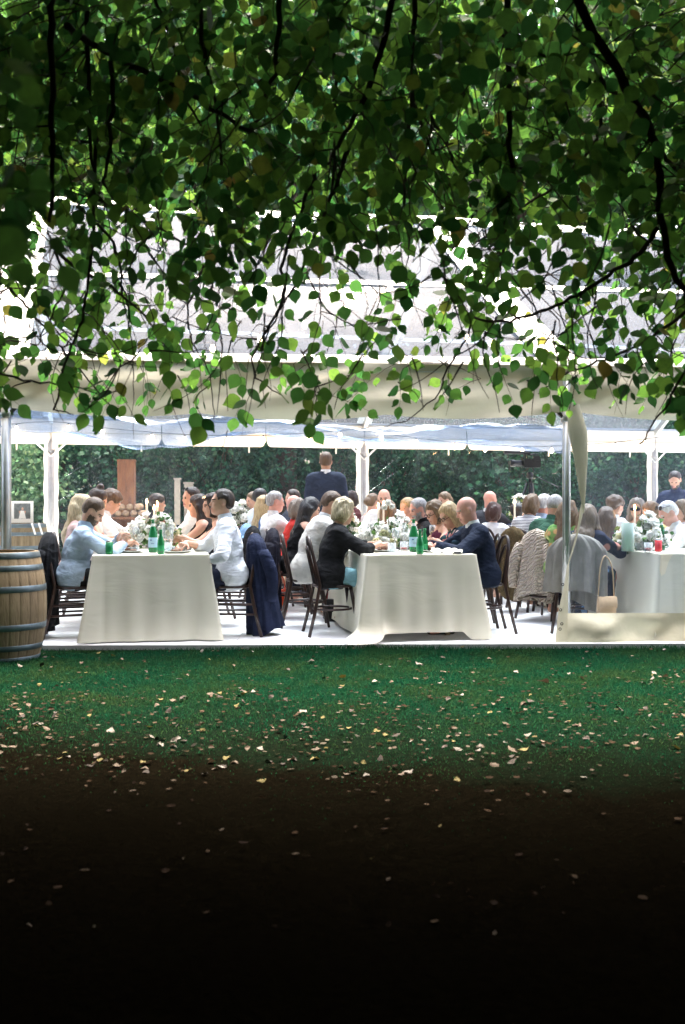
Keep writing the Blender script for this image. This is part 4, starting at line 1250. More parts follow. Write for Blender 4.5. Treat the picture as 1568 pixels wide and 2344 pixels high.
    near = (np.abs(hl) < .16).all(1)
    ex = np.minimum(np.linalg.norm((hl - [.088, .031, .004]) / [2.5, 1.25, .8], axis=1), np.linalg.norm((hl - [.088, -.031, .004]) / [2.5, 1.25, .8], axis=1)) < (.0075, .009, .010)[det]
    mi[near & ex & (hl[:, 0] > .06)] = 1
    mi[near & (np.abs(hl[:, 2] + .066) < .0085) & (np.abs(hl[:, 1]) < .024) & (hl[:, 0] > .076)] = 2
    if det < 2: mi[near & (np.abs(hl[:, 2] - .022) < .0048) & (np.abs(hl[:, 1]) > .014) & (np.abs(hl[:, 1]) < .050) & (hl[:, 0] > .066)] = 3
    if beard:
        bd_ = near & (hl[:, 2] < -.042 + .02 * (hl[:, 0] < .06)) & (hl[:, 2] > -.125) & (hl[:, 0] > .0) & ~((np.abs(hl[:, 2] + .066) < .010) & (np.abs(hl[:, 1]) < .026)) & ~((hl[:, 2] > -.052) & (np.abs(hl[:, 1]) < .012))
        mi[bd_] = 4
    hm = hairmat(HAIR[hc])
    mats = [skinmat(SKIN[skin]), M['eye'], M['lip'], hm, hairmat(HAIR[beard]) if beard else hm]
    o = link(bpy.data.objects.new(o_name, mesh_np('person', V, Q, mats, mi)))
    o.location = base; o.location.z = dzb if abs(dzb) > .004 else 0
    o.rotation_euler = (0, 0, fa)
    tag(o, label, 'person', 'guests at the long tables' if not stand else None)
    seed = len(PEOPLE) + 3
    # clothes
    tm = TOPM[topmat] if topmat is not None else fabric(top)
    g = .012 if kind != 'jacket' else .020
    gar = torso.grow(g)
    if not stand and not skirt: gar.cap(P0 + d1 * .02 + [-.01, -.075, 0], P0 + d1 * .02 + [-.01, .075, 0], .140 * sx, k=.05)
    if sleeve == 'long': gar = gar + armS.grow(g + .004) + foreS.grow(g + .002)
    elif sleeve == 'elbow': gar = gar + armS.grow(g + .006); [gar.cap(E_, E_ + (T_ - E_) * .3, .05, .052, .02) for (E_, T_) in wr]
    elif sleeve == 'short':
        for (E_, T_), s_ in zip(wr, (1, -1)):
            S0 = SC + np.array([0, s_ * shw, -.012]); gar.cap(S0, S0 + (E_ - S0) * .55, .064, .062, .03)
    if sleeve != 'none': gar.cap(N_ - d2 * .02 - [.012, 0, 0], hp(-.02, 0, -.085), .063 * sx, .060 * sx, .02)
    if kind == 'jacket' and not stand: gar.cap(P0 + [-.02, -.09, -.05], P0 + [-.02, .09, -.05], .125, k=.04)
    if stand: gar.cap(P0 + [0, -.06, -.10], P0 + [0, .06, -.10], .135 * sx, k=.05)
    wrist_end = {'long': .86, 'elbow': .3}.get(sleeve)
    nk = hp(-.005, 0, -.075)
    def post(P, f):
        if wrist_end and sleeve == 'long':
            for (E_, T_) in wr:
                ax_ = unit(T_ - E_); t = (P - T_) @ ax_; m = (np.linalg.norm(P - T_, axis=1) < .16); f = np.where(m, np.maximum(f, t + (.01 if kind != 'jacket' else .015)), f)
        amp = .0075 if kind != 'jacket' else .006
        f = f + amp * wav(P, (20, 14, 34), seed) + amp * .55 * wav(P, (50, 30, 85), seed + 50)
        top_ = (P - nk) @ hd
        f = np.where(np.linalg.norm(P - nk, axis=1) < .17, np.maximum(f, top_ - (-.052 if sleeve != 'none' else -.09)), f)
        if sleeve == 'none': f = np.maximum(f, ((P - SC) @ d2) - (.02 + .25 * np.abs(np.abs(P[:, 1]) - .085) * (np.abs(P[:, 1]) < .085) - .4 * np.maximum(0, np.abs(P[:, 1]) - .115)))
        if not skirt: f = np.maximum(f, (zp - (.115 if not stand else .20)) - P[:, 2] + .012 * np.sin(P[:, 1] * 25 + seed))
        return f
    if skirt: gar = gar + legS.grow(.022)
    V, Q = gar.mesh(h, post)
    gname = {'jacket': 'jacket', 'shirt': 'shirt', 'belly': 'shirt', 'dress': 'dress', 'top': 'top'}[kind]
    if len(Q): link(bpy.data.objects.new(gname, mesh_np(gname, V, Q, tm)), o)
    if not skirt and (det < 2 or stand):
        tro = legS.grow(.014).cap(P0 + [0, -.07, 0], P0 + [0, .07, 0], .126 * sx, k=.05)
        V, Q = tro.mesh(max(h * 1.3, .013), lambda P, f: np.maximum(f + .003 * wav(P, (30, 30, 30), seed + 9), .13 - P[:, 2] if not stand else .03 - P[:, 2]) if stand else np.maximum(np.maximum(f, .13 - P[:, 2]), np.where(P[:, 0] < .10, P[:, 2] - (zp - .03), -1)))
        link(bpy.data.objects.new('trousers', mesh_np('trousers', V, Q, fabric(legs if isinstance(legs, tuple) else (0.02, .022, .035)))), o)
    if det == 0:
        for an in shoes:
            sh = Shape().cap(an + [-.035, 0, -.055], an + [.16, 0, -.066], .042, .032, .03).cap(an + [0, 0, -.05], an + [0, 0, .0], .05, .045, .03)
            V, Q = sh.mesh(.011, lambda P, f: np.maximum(f, .0 - P[:, 2]))
            link(bpy.data.objects.new('shoe', mesh_np('shoe', V, Q, M['shoe_black'])), o)
    if collar is None and sex == 'm' and kind in ('shirt', 'belly'): collar = top
    if collar is not None:
        cs = MB(); cc = N_ + (hp(0, 0, -.06) - N_) * .34 - np.array([.010, 0, 0]); ca_ = unit(hp(-.018, 0, -.05) - N_)
        e1 = unit(np.cross(ca_, [0, 1, 0])); e2 = np.cross(ca_, e1)
        cs.grid(lambda a, c: Vector(cc + ca_ * (c - .5) * .058 + (e1 * math.cos(a * 2 * PI) + e2 * math.sin(a * 2 * PI)) * (.071 - .010 * c) * sx), 22, 3, closed=True)
        cs.build('collar', fabric(collar), o)
    # hair
    if hair != 'bald':
        hr = Shape()
        t = {'short': .006, 'curly': .018, 'crop': .003, 'fringe': .004}.get(hair, .010)
        hr.ell(hp(-.016, 0, .036), (np.array([.100, .081, .094]) + t) * hs, HM, .02)
        if hair in ('short', 'crop', 'fringe'): hr.ell(hp(-.045, 0, -.01), (np.array([.066, .070, .062]) + t * .6) * hs, HM, .03)
        if hair == 'curly': hr.ell(hp(-.03, 0, .05), (np.array([.10, .095, .085]) + .012) * hs, HM, .02)
        if hair == 'bob': hr.ell(hp(-.028, 0, -.028), np.array([.098, .104, .105]) * hs, HM, .03)
        if hair == 'shag': hr.ell(hp(-.022, 0, -.02), np.array([.105, .112, .125]) * hs, HM, .03)
        if hair in ('long', 'longback', 'half'):
            bk = -.085 if hair != 'half' else -.075
            l = .34 if hair != 'half' else .24
            hr.ell(hp(-.04, 0, -.03), np.array([.085, .096, .10]) * hs, HM, .03)
            e_ = N_ + np.array([-.105 if hair == 'longback' else -.095, 0, -l + .10])
            hr.cap(hp(-.065, 0, -.03), e_ + [.01, 0, .12], .062 * hs, .058, .04, yv, 1.45); hr.cap(e_ + [.01, 0, .12], e_, .056, .03, .04, yv, 1.6)
            for s_ in (-1, 1): hr.cap(hp(.0, s_ * .083, .0), hp(-.02, s_ * .092, -.13), .026, .03, .03); hr.cap(hp(-.02, s_ * .092, -.13), N_ + np.array([.03, s_ * .11, -.14 if hair != 'half' else -.05]), .03, .018, .03)
        if hair == 'bun':
            hr.ell(hp(-.035, 0, -.01), np.array([.078, .082, .075]) * hs, HM, .03); hr.ell(hp(-.045, 0, .150), np.array([.042, .042, .036]) * hs, HM, .015)
        if hair == 'updo':
            hr.ell(hp(-.035, 0, -.01), np.array([.080, .084, .075]) * hs, HM, .03); hr.ell(hp(-.115, 0, -.005), np.array([.05, .058, .052]) * hs, HM, .025)
        hline = {'short': .078, 'crop': .080, 'curly': .066}.get(hair, .070)
        low = {'short': -.062, 'crop': -.055, 'fringe': -.060, 'curly': -.07, 'bun': -.07, 'updo': -.07, 'bob': -.125, 'shag': -.16}.get(hair, -9)
        amp = {'curly': .011, 'shag': .010, 'bob': .0085, 'short': .0055, 'crop': .003}.get(hair, .007)
        def hpost(P, f):
            L_ = (P - HC) @ HM / hs
            # leave the face free
            fx = np.sqrt(((L_[:, 0] - .112) / .104) ** 2 + (L_[:, 1] / .079) ** 2 + ((L_[:, 2] + .035) / (hline + .035)) ** 2)
            cv = (1 - fx) * .07 + .003 * np.sin(L_[:, 1] * 160 + 3 * np.sin(L_[:, 2] * 90))
            if hair in ('short', 'crop', 'fringe', 'curly', 'bun', 'updo'):
                cv = np.maximum(cv, .54 * (L_[:, 0] + .026) - np.maximum(0, L_[:, 2] + .008) * 2.0)      # sideburn line
                er = np.sqrt(((L_[:, 0] + .0) / .030) ** 2 + ((L_[:, 2] + .012) / .040) ** 2); cv = np.maximum(cv, np.where(np.abs(L_[:, 1]) > .055, (1 - er) * .03, -1))
                cv = np.maximum(cv, (low - L_[:, 2]) * .8)
                f = f + np.clip((cv + .022) / .022, 0, 3) * .016
            else:
                f = np.maximum(f + np.clip((cv + .016) / .016, 0, 3) * .010, cv)
                f = np.maximum(f, (low - L_[:, 2] + .010 * np.sin(L_[:, 1] * 70 + L_[:, 0] * 50)) * hs)
            if hair == 'curly': f = f + amp * wav(P, (75, 75, 75), seed, 5)
            else:
                f = f + amp * wav(np.stack([L_[:, 0], L_[:, 1], L_[:, 2] * .25], 1), (140, 140, 60), seed, 5)
                if hair in ('long', 'longback', 'half', 'shag', 'bob'): f = f + amp * 1.6 * wav(np.stack([L_[:, 0], L_[:, 1], L_[:, 2] * .4], 1), (50, 50, 40), seed + 5, 4)
            return f
        V, Q = hr.mesh((.008, .012, .015)[det], hpost)
        if len(Q): link(bpy.data.objects.new('hair', mesh_np('hair', V, Q, hm)), o)
    if headband:
        b = MB(); b.tube([Vector(hp(-.03 + .02 * math.cos(a), .098 * math.sin(a), .03 + .108 * math.cos(a))) for a in np.linspace(-1.7, 1.7, 16)], .007, 6); b.build('headband', M['lens'], o)
    if glasses:
        b = MB()
        if glasses == 'head': cz = [hp(.075, s_ * .036, .105) for s_ in (-1, 1)]
        else: cz = [hp(.100, s_ * .033, .000) for s_ in (-1, 1)]
        for c_, s_ in zip(cz, (-1, 1)):
            rx = HM @ np.array([0, 1, 0]); rz_ = HM @ np.array([-.3 if glasses != 'head' else -.7, 0, 1.0])
            ring = [Vector(c_ + rx * .024 * math.cos(a) + rz_ * .018 * math.sin(a)) for a in np.linspace(0, 2 * PI, 12, endpoint=False)]
            b.tube(ring, .0028, 5, closed=True)
            if glasses in ('sun', 'head'): b.add(ring, [tuple(range(12))])
            end = hp(-.01, s_ * .083, .008 if glasses != 'head' else .09)
            b.tube([Vector(c_ + rx * .024 * s_), Vector(end)], .0026, 5)
        b.tube([Vector(cz[0] + HM @ np.array([0, .022, .004])), Vector(cz[1] + HM @ np.array([0, -.022, .004]))], .0026, 5)
        b.build('glasses', M['lens'], o)
    PEOPLE.append((o, who, base, fa))
    if not stand and who and seat:
        chair(base.x - cdx * math.cos(fa), base.y - cdx * math.sin(fa), fa + random.uniform(-.12, .12), chairlabel or ('dark bentwood chair under ' + who), seat)
    return o
def in_local(o, p):
    """place point p (local to a person) in the place"""
    return Matrix.Translation(o.location) @ Matrix.Rotation(o.rotation_euler.z, 4, 'Z') @ Vector(p)
# ------------------------------------------------------------------ the guests
WHITE = (.78, .78, .77); NAVY = (.012, .02, .05); BLK = (.010, .010, .011)
p = person
# left table, left side
m_blue = p('man in pale blue shirt with short brown hair and beard, looking down at his plate', 214, 1172, 9.45, 0, 14, 34, -14, 'm', 'fair', 'short', 'brown', (.40, .50, .62), 'long', 'shirt', [(.42, .05, .90), (.47, .02, .84)], BLK, 0, beard='brown', who='the bearded man in the pale blue shirt', seat='rung', curve=.5)
p('woman with long pale blonde hair beside the bearded man in pale blue', 188, 1160, 10.1, 0, 6, 12, 20, 'f', 'fair', 'longback', 'palegold', (.70, .50, .48), 'short', 'top', 'eat', det=1, who='the long haired blonde woman at the left table', seat='rung')
p('woman with dark hair tied in a bun on top, at the left table', 224, 1146, 10.7, 0, 14, 28, 0, 'f', 'fair', 'bun', 'dark', (.66, .60, .56), 'none', 'top', 'eat', det=1, who='the woman with the bun', seat='rung')
p('man with curly brown hair and white shirt reaching across the left table', 256, 1150, 11.4, 0, 20, 34, 0, 'm', 'fair', 'curly', 'brown', WHITE, 'long', 'shirt', [(.50, .10, .93), (.46, .05, .86)], det=1, who='the curly haired man in white', seat='rung')
p('man with thick dark curly hair in profile behind the flowers of the left table', 362, 1152, 14.6, 0, 6, 2, 10, 'm', 'tan', 'curly', 'dark', (.02, .02, .022), 'long', 'shirt', 'eat', det=2, who='the dark curly haired man behind the flowers', seat='rung')
# left table, right side
m_white = p('man in white shirt with rolled sleeves sitting upright, facing left, navy jacket behind him', 507, 1150, 9.5, 180, 6, -6, 4, 'm', 'fair', 'short', 'dark', (.74, .76, .80), 'elbow', 'shirt', [(.30, .20, .655), (.40, .12, .83)], (.015, .02, .04), 0, who='the man in white with rolled sleeves', seat='rung', curve=.1)
p('woman with dark curly hair and sunglasses on her head beside the upright man in white', 486, 1158, 10.3, 180, 12, 8, 10, 'f', 'fair', 'shag', 'dark', BLK, 'none', 'top', [(.44, .02, .86), (.46, .10, .82)], det=1, glasses='head', who='the dark curly haired woman at the left table', seat='rung')
p('woman with long straight dark hair and black sleeveless top at the left table', 452, 1158, 10.9, 180, 8, 4, 0, 'f', 'fair', 'long', 'dark', BLK, 'none', 'top', 'chin', det=1, who='the long straight dark haired woman', seat='rung')
p('man with dark hair and sunglasses pushed up, white shirt, drinking at the left table', 437, 1140, 11.8, 190, 2, 0, 25, 'm', 'fair', 'short', 'dark', WHITE, 'long', 'shirt', 'chin', det=1, glasses='head', who='the white shirted man drinking', seat='rung')
# middle table, left side
w_blazer = p('woman with short blonde bob and black blazer at the near end of the middle table', 788, 1171, 9.6, 0, 10, 14, 12, 'f', 'fair', 'bob', 'palegold', BLK, 'elbow', 'jacket', [(.48, .08, .82), (.44, .10, .82)], (.20, .38, .44), 0, who='the woman in the black blazer', curve=.6, cdx=-.03)
m_beige = p('man with short brown hair in a pale linen jacket, middle table', 760, 1155, 10.25, 0, 20, 26, -8, 'm', 'tan', 'short', 'brown', (.66, .63, .58), 'long', 'jacket', 'eat', (.35, .33, .3), 1, who='the man in the pale linen jacket', collar=WHITE)
p('woman with long black hair and black top between the linen jacket and the white shirt', 712, 1166, 11.0, 0, 16, 22, 0, 'f', 'fair', 'longback', 'black', BLK, 'none', 'top', 'eat', (.25, .03, .02), 1, who='the woman with long black hair')
p('woman with wavy grey brown hair and red scarf in the middle row', 685, 1167, 11.7, 0, 10, 14, 25, 'f', 'fair', 'shag', 'greybrown', (.55, .04, .03), 'short', 'top', 'eat', det=1, who='the grey brown haired woman in red')
p('man with short grey hair and white shirt, back turned, middle table', 631, 1149, 12.1, 28, 4, 6, -12, 'm', 'pink', 'short', 'grey', WHITE, 'long', 'shirt', 'eat', det=1, who='the grey haired man in the white shirt')
p('woman with long blonde hair, black headband and blue dress', 607, 1156, 12.9, 20, 0, 4, 0, 'f', 'fair', 'longback', 'blonde', (.08, .17, .36), 'long', 'dress', 'eat', det=1, headband=True, who='the blonde woman with the headband')
p('man with dark hair and very pale blue shirt behind the blonde with the headband', 597, 1140, 13.6, 30, 2, 6, 0, 'm', 'tan', 'short', 'black', (.55, .60, .66), 'long', 'shirt', 'eat', det=2, who='the man in very pale blue shirt')
p('young person with light brown hair facing the eye beside tall white flowers', 578, 1146, 14.6, 215, 4, 8, 0, 'f', 'fair', 'updo', 'lightbrown', (.60, .55, .5), 'short', 'top', 'eat', det=2, who='the light brown haired young person')
p('man with dark hair looking left, just left of the standing man', 669, 1141, 14.3, 205, 2, 4, 0, 'm', 'fair', 'short', 'dark', (.05, .06, .08), 'long', 'shirt', 'eat', det=2, who='the dark haired man left of the standing man')
p('bald man in light blue shirt bending over behind the grey haired man', 672, 1156, 13.2, 200, 14, 22, 0, 'm', 'pink', 'bald', 'grey', (.30, .44, .60), 'short', 'shirt', 'eat', det=2, who='the bald man in light blue')
p('dark haired guest whose head shows right of the standing man', 803, 1143, 15.0, 200, 4, 8, 0, 'f', 'fair', 'bob', 'dark', (.1, .03, .03), 'long', 'top', 'eat', det=2, who='the dark haired guest right of the standing man')
# middle table, right side
p('bald man in navy suit bowing over his plate, near end of middle table', 1068, 1168, 9.68, 180, 11, 20, 0, 'm', 'pink', 'bald', 'ash', (.008, .014, .032), 'long', 'jacket', [(.46, .10, .80), (.46, .12, .80)], BLK, 0, who='the bald man in the navy suit', collar=WHITE, curve=.6, cdx=.0)
p('blonde woman with glasses and a flowered dark top beside the bald man in navy', 1027, 1180, 10.1, 180, 24, 26, 18, 'f', 'fair', 'half', 'blonde', NAVY, 'short', 'top', 'eat', det=1, glasses='clear', who='the woman in the flowered top', topmat='floral')
p('woman with wavy brown blonde hair, glasses and plum sleeveless top', 995, 1174, 10.75, 180, 22, 20, 15, 'f', 'fair', 'shag', 'lightbrown', (.12, .025, .05), 'none', 'top', 'eat', det=1, glasses='clear', who='the woman in the plum top')
p('man with grey hair, grey beard and black shirt at the middle table', 957, 1167, 11.4, 184, 16, 14, 18, 'm', 'pink', 'short', 'grey', BLK, 'long', 'shirt', 'eat', det=1, beard='grey', who='the grey bearded man in black')
p('blonde woman in a black halter top looking left, middle table', 932, 1163, 12.2, 195, 4, 6, 25, 'f', 'fair', 'updo', 'blonde', BLK, 'none', 'top', 'eat', det=1, who='the blonde woman in the halter top')
p('woman with long straight brown hair seen from behind the tall orchid', 890, 1168, 12.5, 75, 4, 6, -15, 'f', 'fair', 'longback', 'lightbrown', WHITE, 'short', 'top', 'eat', det=1, who='the long brown haired woman seen from behind')
p('bald man with brown beard and white shirt facing the eye across the flowers', 879, 1141, 13.4, 250, 3, 8, 12, 'm', 'fair', 'bald', 'brown', WHITE, 'long', 'shirt', 'eat', det=1, beard='brown', who='the bald bearded man facing the eye')
p('woman with brown hair pinned up beside the central back pole', 854, 1151, 13.8, 20, 6, 12, 20, 'f', 'fair', 'updo', 'lightbrown', (.62, .52, .48), 'none', 'top', 'chin', det=1, who='the woman with pinned up brown hair')
p('light brown haired guest showing behind the row, left of the dark suit', 1017, 1146, 14.6, 215, 4, 8, 0, 'f', 'fair', 'updo', 'lightbrown', (.3, .2, .18), 'short', 'top', 'eat', det=2, who='the light brown haired guest far behind')
# right table, left side (seen between the middle table and the front pole)
p('bald man with white collar and dark suit, far end, seen from behind', 1122, 1145, 13.6, 40, 3, 10, 0, 'm', 'pink', 'bald', 'ash', (.03, .032, .04), 'long', 'jacket', 'eat', det=1, collar=WHITE, who='the bald man in the dark suit')
p('woman with dark auburn bob and white top seen from behind', 1131, 1173, 12.6, 55, 4, 6, 0, 'f', 'fair', 'bob', 'auburn', WHITE, 'short', 'top', 'eat', det=1, who='the woman with the dark auburn bob')
p('small dark haired guest in navy behind the lit candle', 1186, 1176, 13.4, 60, 8, 12, 0, 'f', 'fair', 'curly', 'black', NAVY, 'short', 'top', 'eat', det=1, who='the small dark haired guest')
p('woman with short brown blonde hair and black and white striped dress', 1217, 1157, 11.8, 48, 13, 14, 0, 'f', 'tan', 'bob', 'lightbrown', WHITE, 'short', 'dress', 'eat', det=1, topmat='stripe', who='the woman in the striped dress')
p('grey haired man in pale blue shirt behind the man in green', 1247, 1157, 11.9, 40, 12, 16, 0, 'm', 'pink', 'short', 'white', (.45, .56, .70), 'short', 'shirt', 'eat', det=1, who='the grey haired man in pale blue')
p('man with cropped grey hair and dark green shirt left of the front pole', 1271, 1160, 11.0, 52, 16, 26, 0, 'm', 'tan', 'crop', 'grey', (.035, .10, .065), 'long', 'shirt', 'eat', det=1, who='the man in the dark green shirt')
p('guest in a lime patterned top half hidden by the front pole', 1300, 1172, 10.5, 62, 10, 14, 0, 'f', 'fair', 'long', 'lightbrown', (.25, .40, .12), 'short', 'top', 'eat', det=1, topmat='lime', seat=None, who='the guest in the lime top')
w_floral = p('woman with brown blonde hair and navy flowered dress, back turned, behind the clear curtain', 1346, 1186, 9.85, 62, 16, 16, 14, 'f', 'fair', 'half', 'lightbrown', NAVY, 'elbow', 'dress', 'eat', (.02, .03, .05), 0, topmat='navyfloral', who='the woman in the navy flowered dress', skirt=True)
p('woman with long dark brown hair leaning in beside the navy flowered dress', 1388, 1188, 10.8, 60, 14, 16, 0, 'f', 'fair', 'longback', 'brown', (.10, .05, .06), 'short', 'top', 'eat', det=1, who='the leaning dark brown haired woman')
# right table, right side, behind the clear curtain
p('man with dark curly hair and white shirt behind the clear curtain', 1410, 1159, 12.8, 30, 8, 10, 0, 'm', 'tan', 'curly', 'brown', WHITE, 'short', 'shirt', 'eat', det=1, who='the curly haired man behind the curtain')
p('woman with long grey blonde hair and sunglasses behind the clear curtain', 1457, 1163, 12.2, 225, 4, 6, 20, 'f', 'tan', 'long', 'greybrown', (.6, .55, .5), 'none', 'top', 'eat', det=1, glasses='sun', who='the woman in sunglasses')
p('woman with light brown hair and yellow top leaning behind the clear curtain', 1489, 1174, 11.4, 190, 16, 18, 15, 'f', 'fair', 'bob', 'lightbrown', (.60, .50, .12), 'short', 'top', 'eat', det=1, who='the woman in the yellow top')
p('man with white hair, pink face and sunglasses on his head, white shirt', 1529, 1176, 10.6, 182, 22, 28, 15, 'm', 'pink', 'short', 'white', WHITE, 'long', 'shirt', 'eat', det=1, glasses='head', who='the white haired man behind the curtain')
p('guest with tanned face at the right edge behind the white haired man', 1562, 1168, 12.0, 190, 6, 10, 0, 'f', 'tan', 'shag', 'lightbrown', WHITE, 'long', 'top', 'eat', det=2, who='the guest at the right edge')
# standing
p('man in navy suit standing with his back turned, between the tables', 746, 1057, 13.4, 88, 1, 2, 0, 'm', 'tan', 'short', 'brown', (.026, .036, .060), 'long', 'jacket', 'front', (.02, .028, .05), 1, stand=True, collar=WHITE)
p('bearded man in blue shirt standing at the right edge, looking down, behind the curtain', 1545, 1099, 14.4, 235, 8, 26, 10, 'm', 'tan', 'short', 'dark', (.025, .035, .075), 'long', 'shirt', 'front', (.03, .03, .04), 2, stand=True, beard='dark')
print('people', len(PEOPLE))
# ------------------------------------------------------------------ clothes hung over chairs, bags
WHO = {w: (o, bs, fa) for (o, w, bs, fa) in PEOPLE}
def backof(who, off=.215):
    o, bs, fa = WHO[who]
    return bs.x - math.cos(fa) * off, bs.y - math.sin(fa) * off, fa
F_NAVY = fabric((.014, .020, .050)); F_BLK = fabric((.010, .010, .012)); F_DENIM = fabric((.20, .33, .50)); F_TWEED = plain('brown_tweed', (.10, .072, .036), .95, 0, .45, 60, .5, 150, 0, .1)
F_GREY = plain('grey_wool', (.30, .28, .245), .95, 0, .12, 14, .3, 120, 0.1, .1)
def knitmat():
    t = NT('cable_knit')
    w = t.n('ShaderNodeTexWave', wave_type='BANDS', bands_direction='DIAGONAL'); w.inputs['Scale'].default_value = 13; w.inputs['Distortion'].default_value = 3.5; w.inputs['Detail'].default_value = 1; w.inputs['Detail Scale'].default_value = 2.5
    t.l(t.tc(), w.inputs[0])
    c = t.ramp(w.outputs[1], [(.1, (.62, .50, .40)), (.6, (.74, .63, .52))])
    return t.done(t.principled(c, .95, 0, t.bump(w.outputs[1], 1.0, .03), .1))
M['knit'] = knitmat()
def hang(who, mat, label, zt, zb, w0=.40, w1=.44, t0=.10, t1=.20, shift=.05, seed=1, name='jacket', cat='jacket', **kw):
    x, y, fa = backof(who)
    return drape(name, x, y, fa, zt, zb, w0, w1, t0, t1, mat, label, cat, seed=seed, shift=shift, **kw)
hang('the bearded man in the pale blue shirt', F_BLK, 'black jacket over the chair of the bearded man in pale blue', .935, .09, .42, .42, .13, .24, .06, 2)
hang('the man in white with rolled sleeves', F_NAVY, 'navy suit jacket hanging nearly to the floor behind the upright man in white', .92, .055, .42, .36, .14, .30, .10, 3, hemvar=.07)
hang('the grey haired man in the white shirt', F_BLK, 'black jacket on the chair of the grey haired man in white', .925, .22, .40, .40, .12, .20, .05, 4)
hang('the woman with long black hair', fabric((.014, .013, .022)), 'black cardigan on the chair of the long black haired woman', .93, .14, .40, .42, .12, .24, .05, 5)
hang('the blonde woman with the headband', F_DENIM, 'light blue denim jacket on the chair of the blonde with headband', .93, .34, .42, .40, .12, .22, .05, 6)
hang('the woman in the striped dress', F_TWEED, 'brown tweed coat on a chair beside the cream knitted cardigan', .93, .19, .36, .38, .13, .24, .07, 7, amp=.25)
hang('the man in the dark green shirt', M['knit'], 'cream cable knit cardigan hanging on a chair near the front pole', .93, .21, .36, .42, .13, .28, .06, 8, name='cardigan', cat='cardigan', folds=7, amp=.22)
hang('the woman in the navy flowered dress', F_GREY, 'grey wool wrap over the chair behind the clear curtain', .92, .34, .50, .52, .12, .22, .05, 9, name='wrap', cat='wrap', sleeves=False, topw=.55, folds=10, amp=.6, hemvar=.09)
def bag(x, y, z, rz, w, d, h, mat, label, strap, flap=True, name='handbag', bz=None):
    o = empty(name, (x, y, z), rz, label, 'bag')
    def f(a, c):
        th = a * 2 * PI; sx_ = math.copysign(abs(math.cos(th)) ** .45, math.cos(th)); sy_ = math.copysign(abs(math.sin(th)) ** .45, math.sin(th))
        k = 1 - .12 * c - .25 * max(0, .08 - c) / .08
        return (w / 2 * sx_ * k, d / 2 * sy_ * (1 - .45 * c), h * c)
    b = MB(); b.grid(f, 28, 8, closed=True); b.add([f(i / 28, 1) for i in range(28)], [tuple(range(28))]); b.add([f(i / 28, 0) for i in range(28)], [tuple(range(27, -1, -1))]); b.build('body', mat, o)
    if flap:
        b = MB(); b.grid(lambda a, c: ((a - .5) * w * .93 * (1 - .15 * c ** 4), -d * .3 - .012 - .02 * math.sin(c * 2) - d * .22 * c * .9, h * (1.01 - .55 * c) - .02 * (2 * a - 1) ** 4 * c), 12, 6); b.build('flap', mat, o)
    b = MB(); b.tube(spline([(-w * .4, 0, h * .95), (-w * .3, .0, h + strap * .7), (0, .02, h + strap), (w * .3, .0, h + strap * .7), (w * .4, 0, h * .95)], 16), .006, 6); b.build('strap', mat, o)
    return o
q = at(1385, 1407, 9.36)
bag(q.x, q.y - .04, .205, .15, .185, .06, .16, plain('tan_leather', (.62, .42, .24), .5), 'beige leather shoulder bag hanging behind the grey wool wrap', .36)
q = at(640, 1386, 11.2)
bag(q.x, q.y, .0, .5, .16, .12, .26, plain('orange_red_leather', (.62, .06, .012), .5), 'orange red bag standing on the floor below the black cardigan', .16, False)
q = at(770, 1420, 10.6)
bag(q.x, q.y, .0, .1, .28, .16, .22, M['shoe_black'], 'black bag standing on the floor under the black blazer chair', .12)

# ------------------------------------------------------------------ things on the tables
M['porcelain'] = plain('porcelain', (.78, .78, .76), .22, 0, .04)
M['stoneware'] = plain('grey_stoneware', (.42, .42, .43), .4, 0, .1)
M['bottle_glass'] = glassy('bottle_glass', (.03, .30, .10), .30)
M['glass'] = glassy('drinking_glass', (.96, .98, .98), .90)
M['label_blue'] = plain('pale_blue_label', (.42, .60, .72), .6); M['label_white'] = plain('white_label', (.75, .76, .72), .6); M['ink'] = plain('ink', (.05, .08, .25), .6)
M['water'] = glassy('water', (.9, .94, .96), .85); M['wine'] = plain('rose_drink', (.45, .10, .10), .2)
M['wax'] = plain('candle_wax', (.80, .74, .62), .5, trans=.3); M['flame'] = glow('flame', (1.0, .48, .14), 38.0)
M['petal'] = plain('white_petal', (.88, .87, .82), .6, 0, .05, 20, .2, 80, .5); M['petal_yellow'] = plain('cream_petal', (.74, .70, .45), .6, trans=.35)
M['salad'] = leafmat('salad_leaf', [(0, (.03, .10, .02)), (.6, (.06, .16, .03)), (.8, (.16, .05, .03)), (1, (.10, .04, .02))])
M['food'] = plain('food', (.16, .07, .03), .6, 0, .5, 60, .6, 90)
M['green_can'] = plain('green_can', (.010, .16, .055), .3, .4); M['red_can'] = plain('red_can', (.55, .02, .025), .3, .4)
M['metal'] = plain('cutlery_steel', (.6, .6, .6), .25, .95)
def tpos(u, d): p_ = at(u, 0, d); return Vector((p_.x, p_.y, ZT + .0035))
def lathe_thing(name, label, cat, u, d, parts, group=None, n=18):
    o = empty(name, tpos(u, d), 0, label, cat, group)
    for (pn, prof, mat) in parts:
        b = MB(); b.lathe(prof, n); b.build(pn, mat, o)
    return o
BIG = [(0, .0), (.038, .0), (.041, .006), (.041, .155), (.036, .185), (.020, .235), (.014, .26), (.0135, .29), (.015, .292), (.015, .298)]
SMALL = [(0, 0), (.029, 0), (.031, .005), (.031, .095), (.026, .125), (.015, .16), (.0125, .175), (.0125, .20), (.0145, .202), (.0145, .215)]
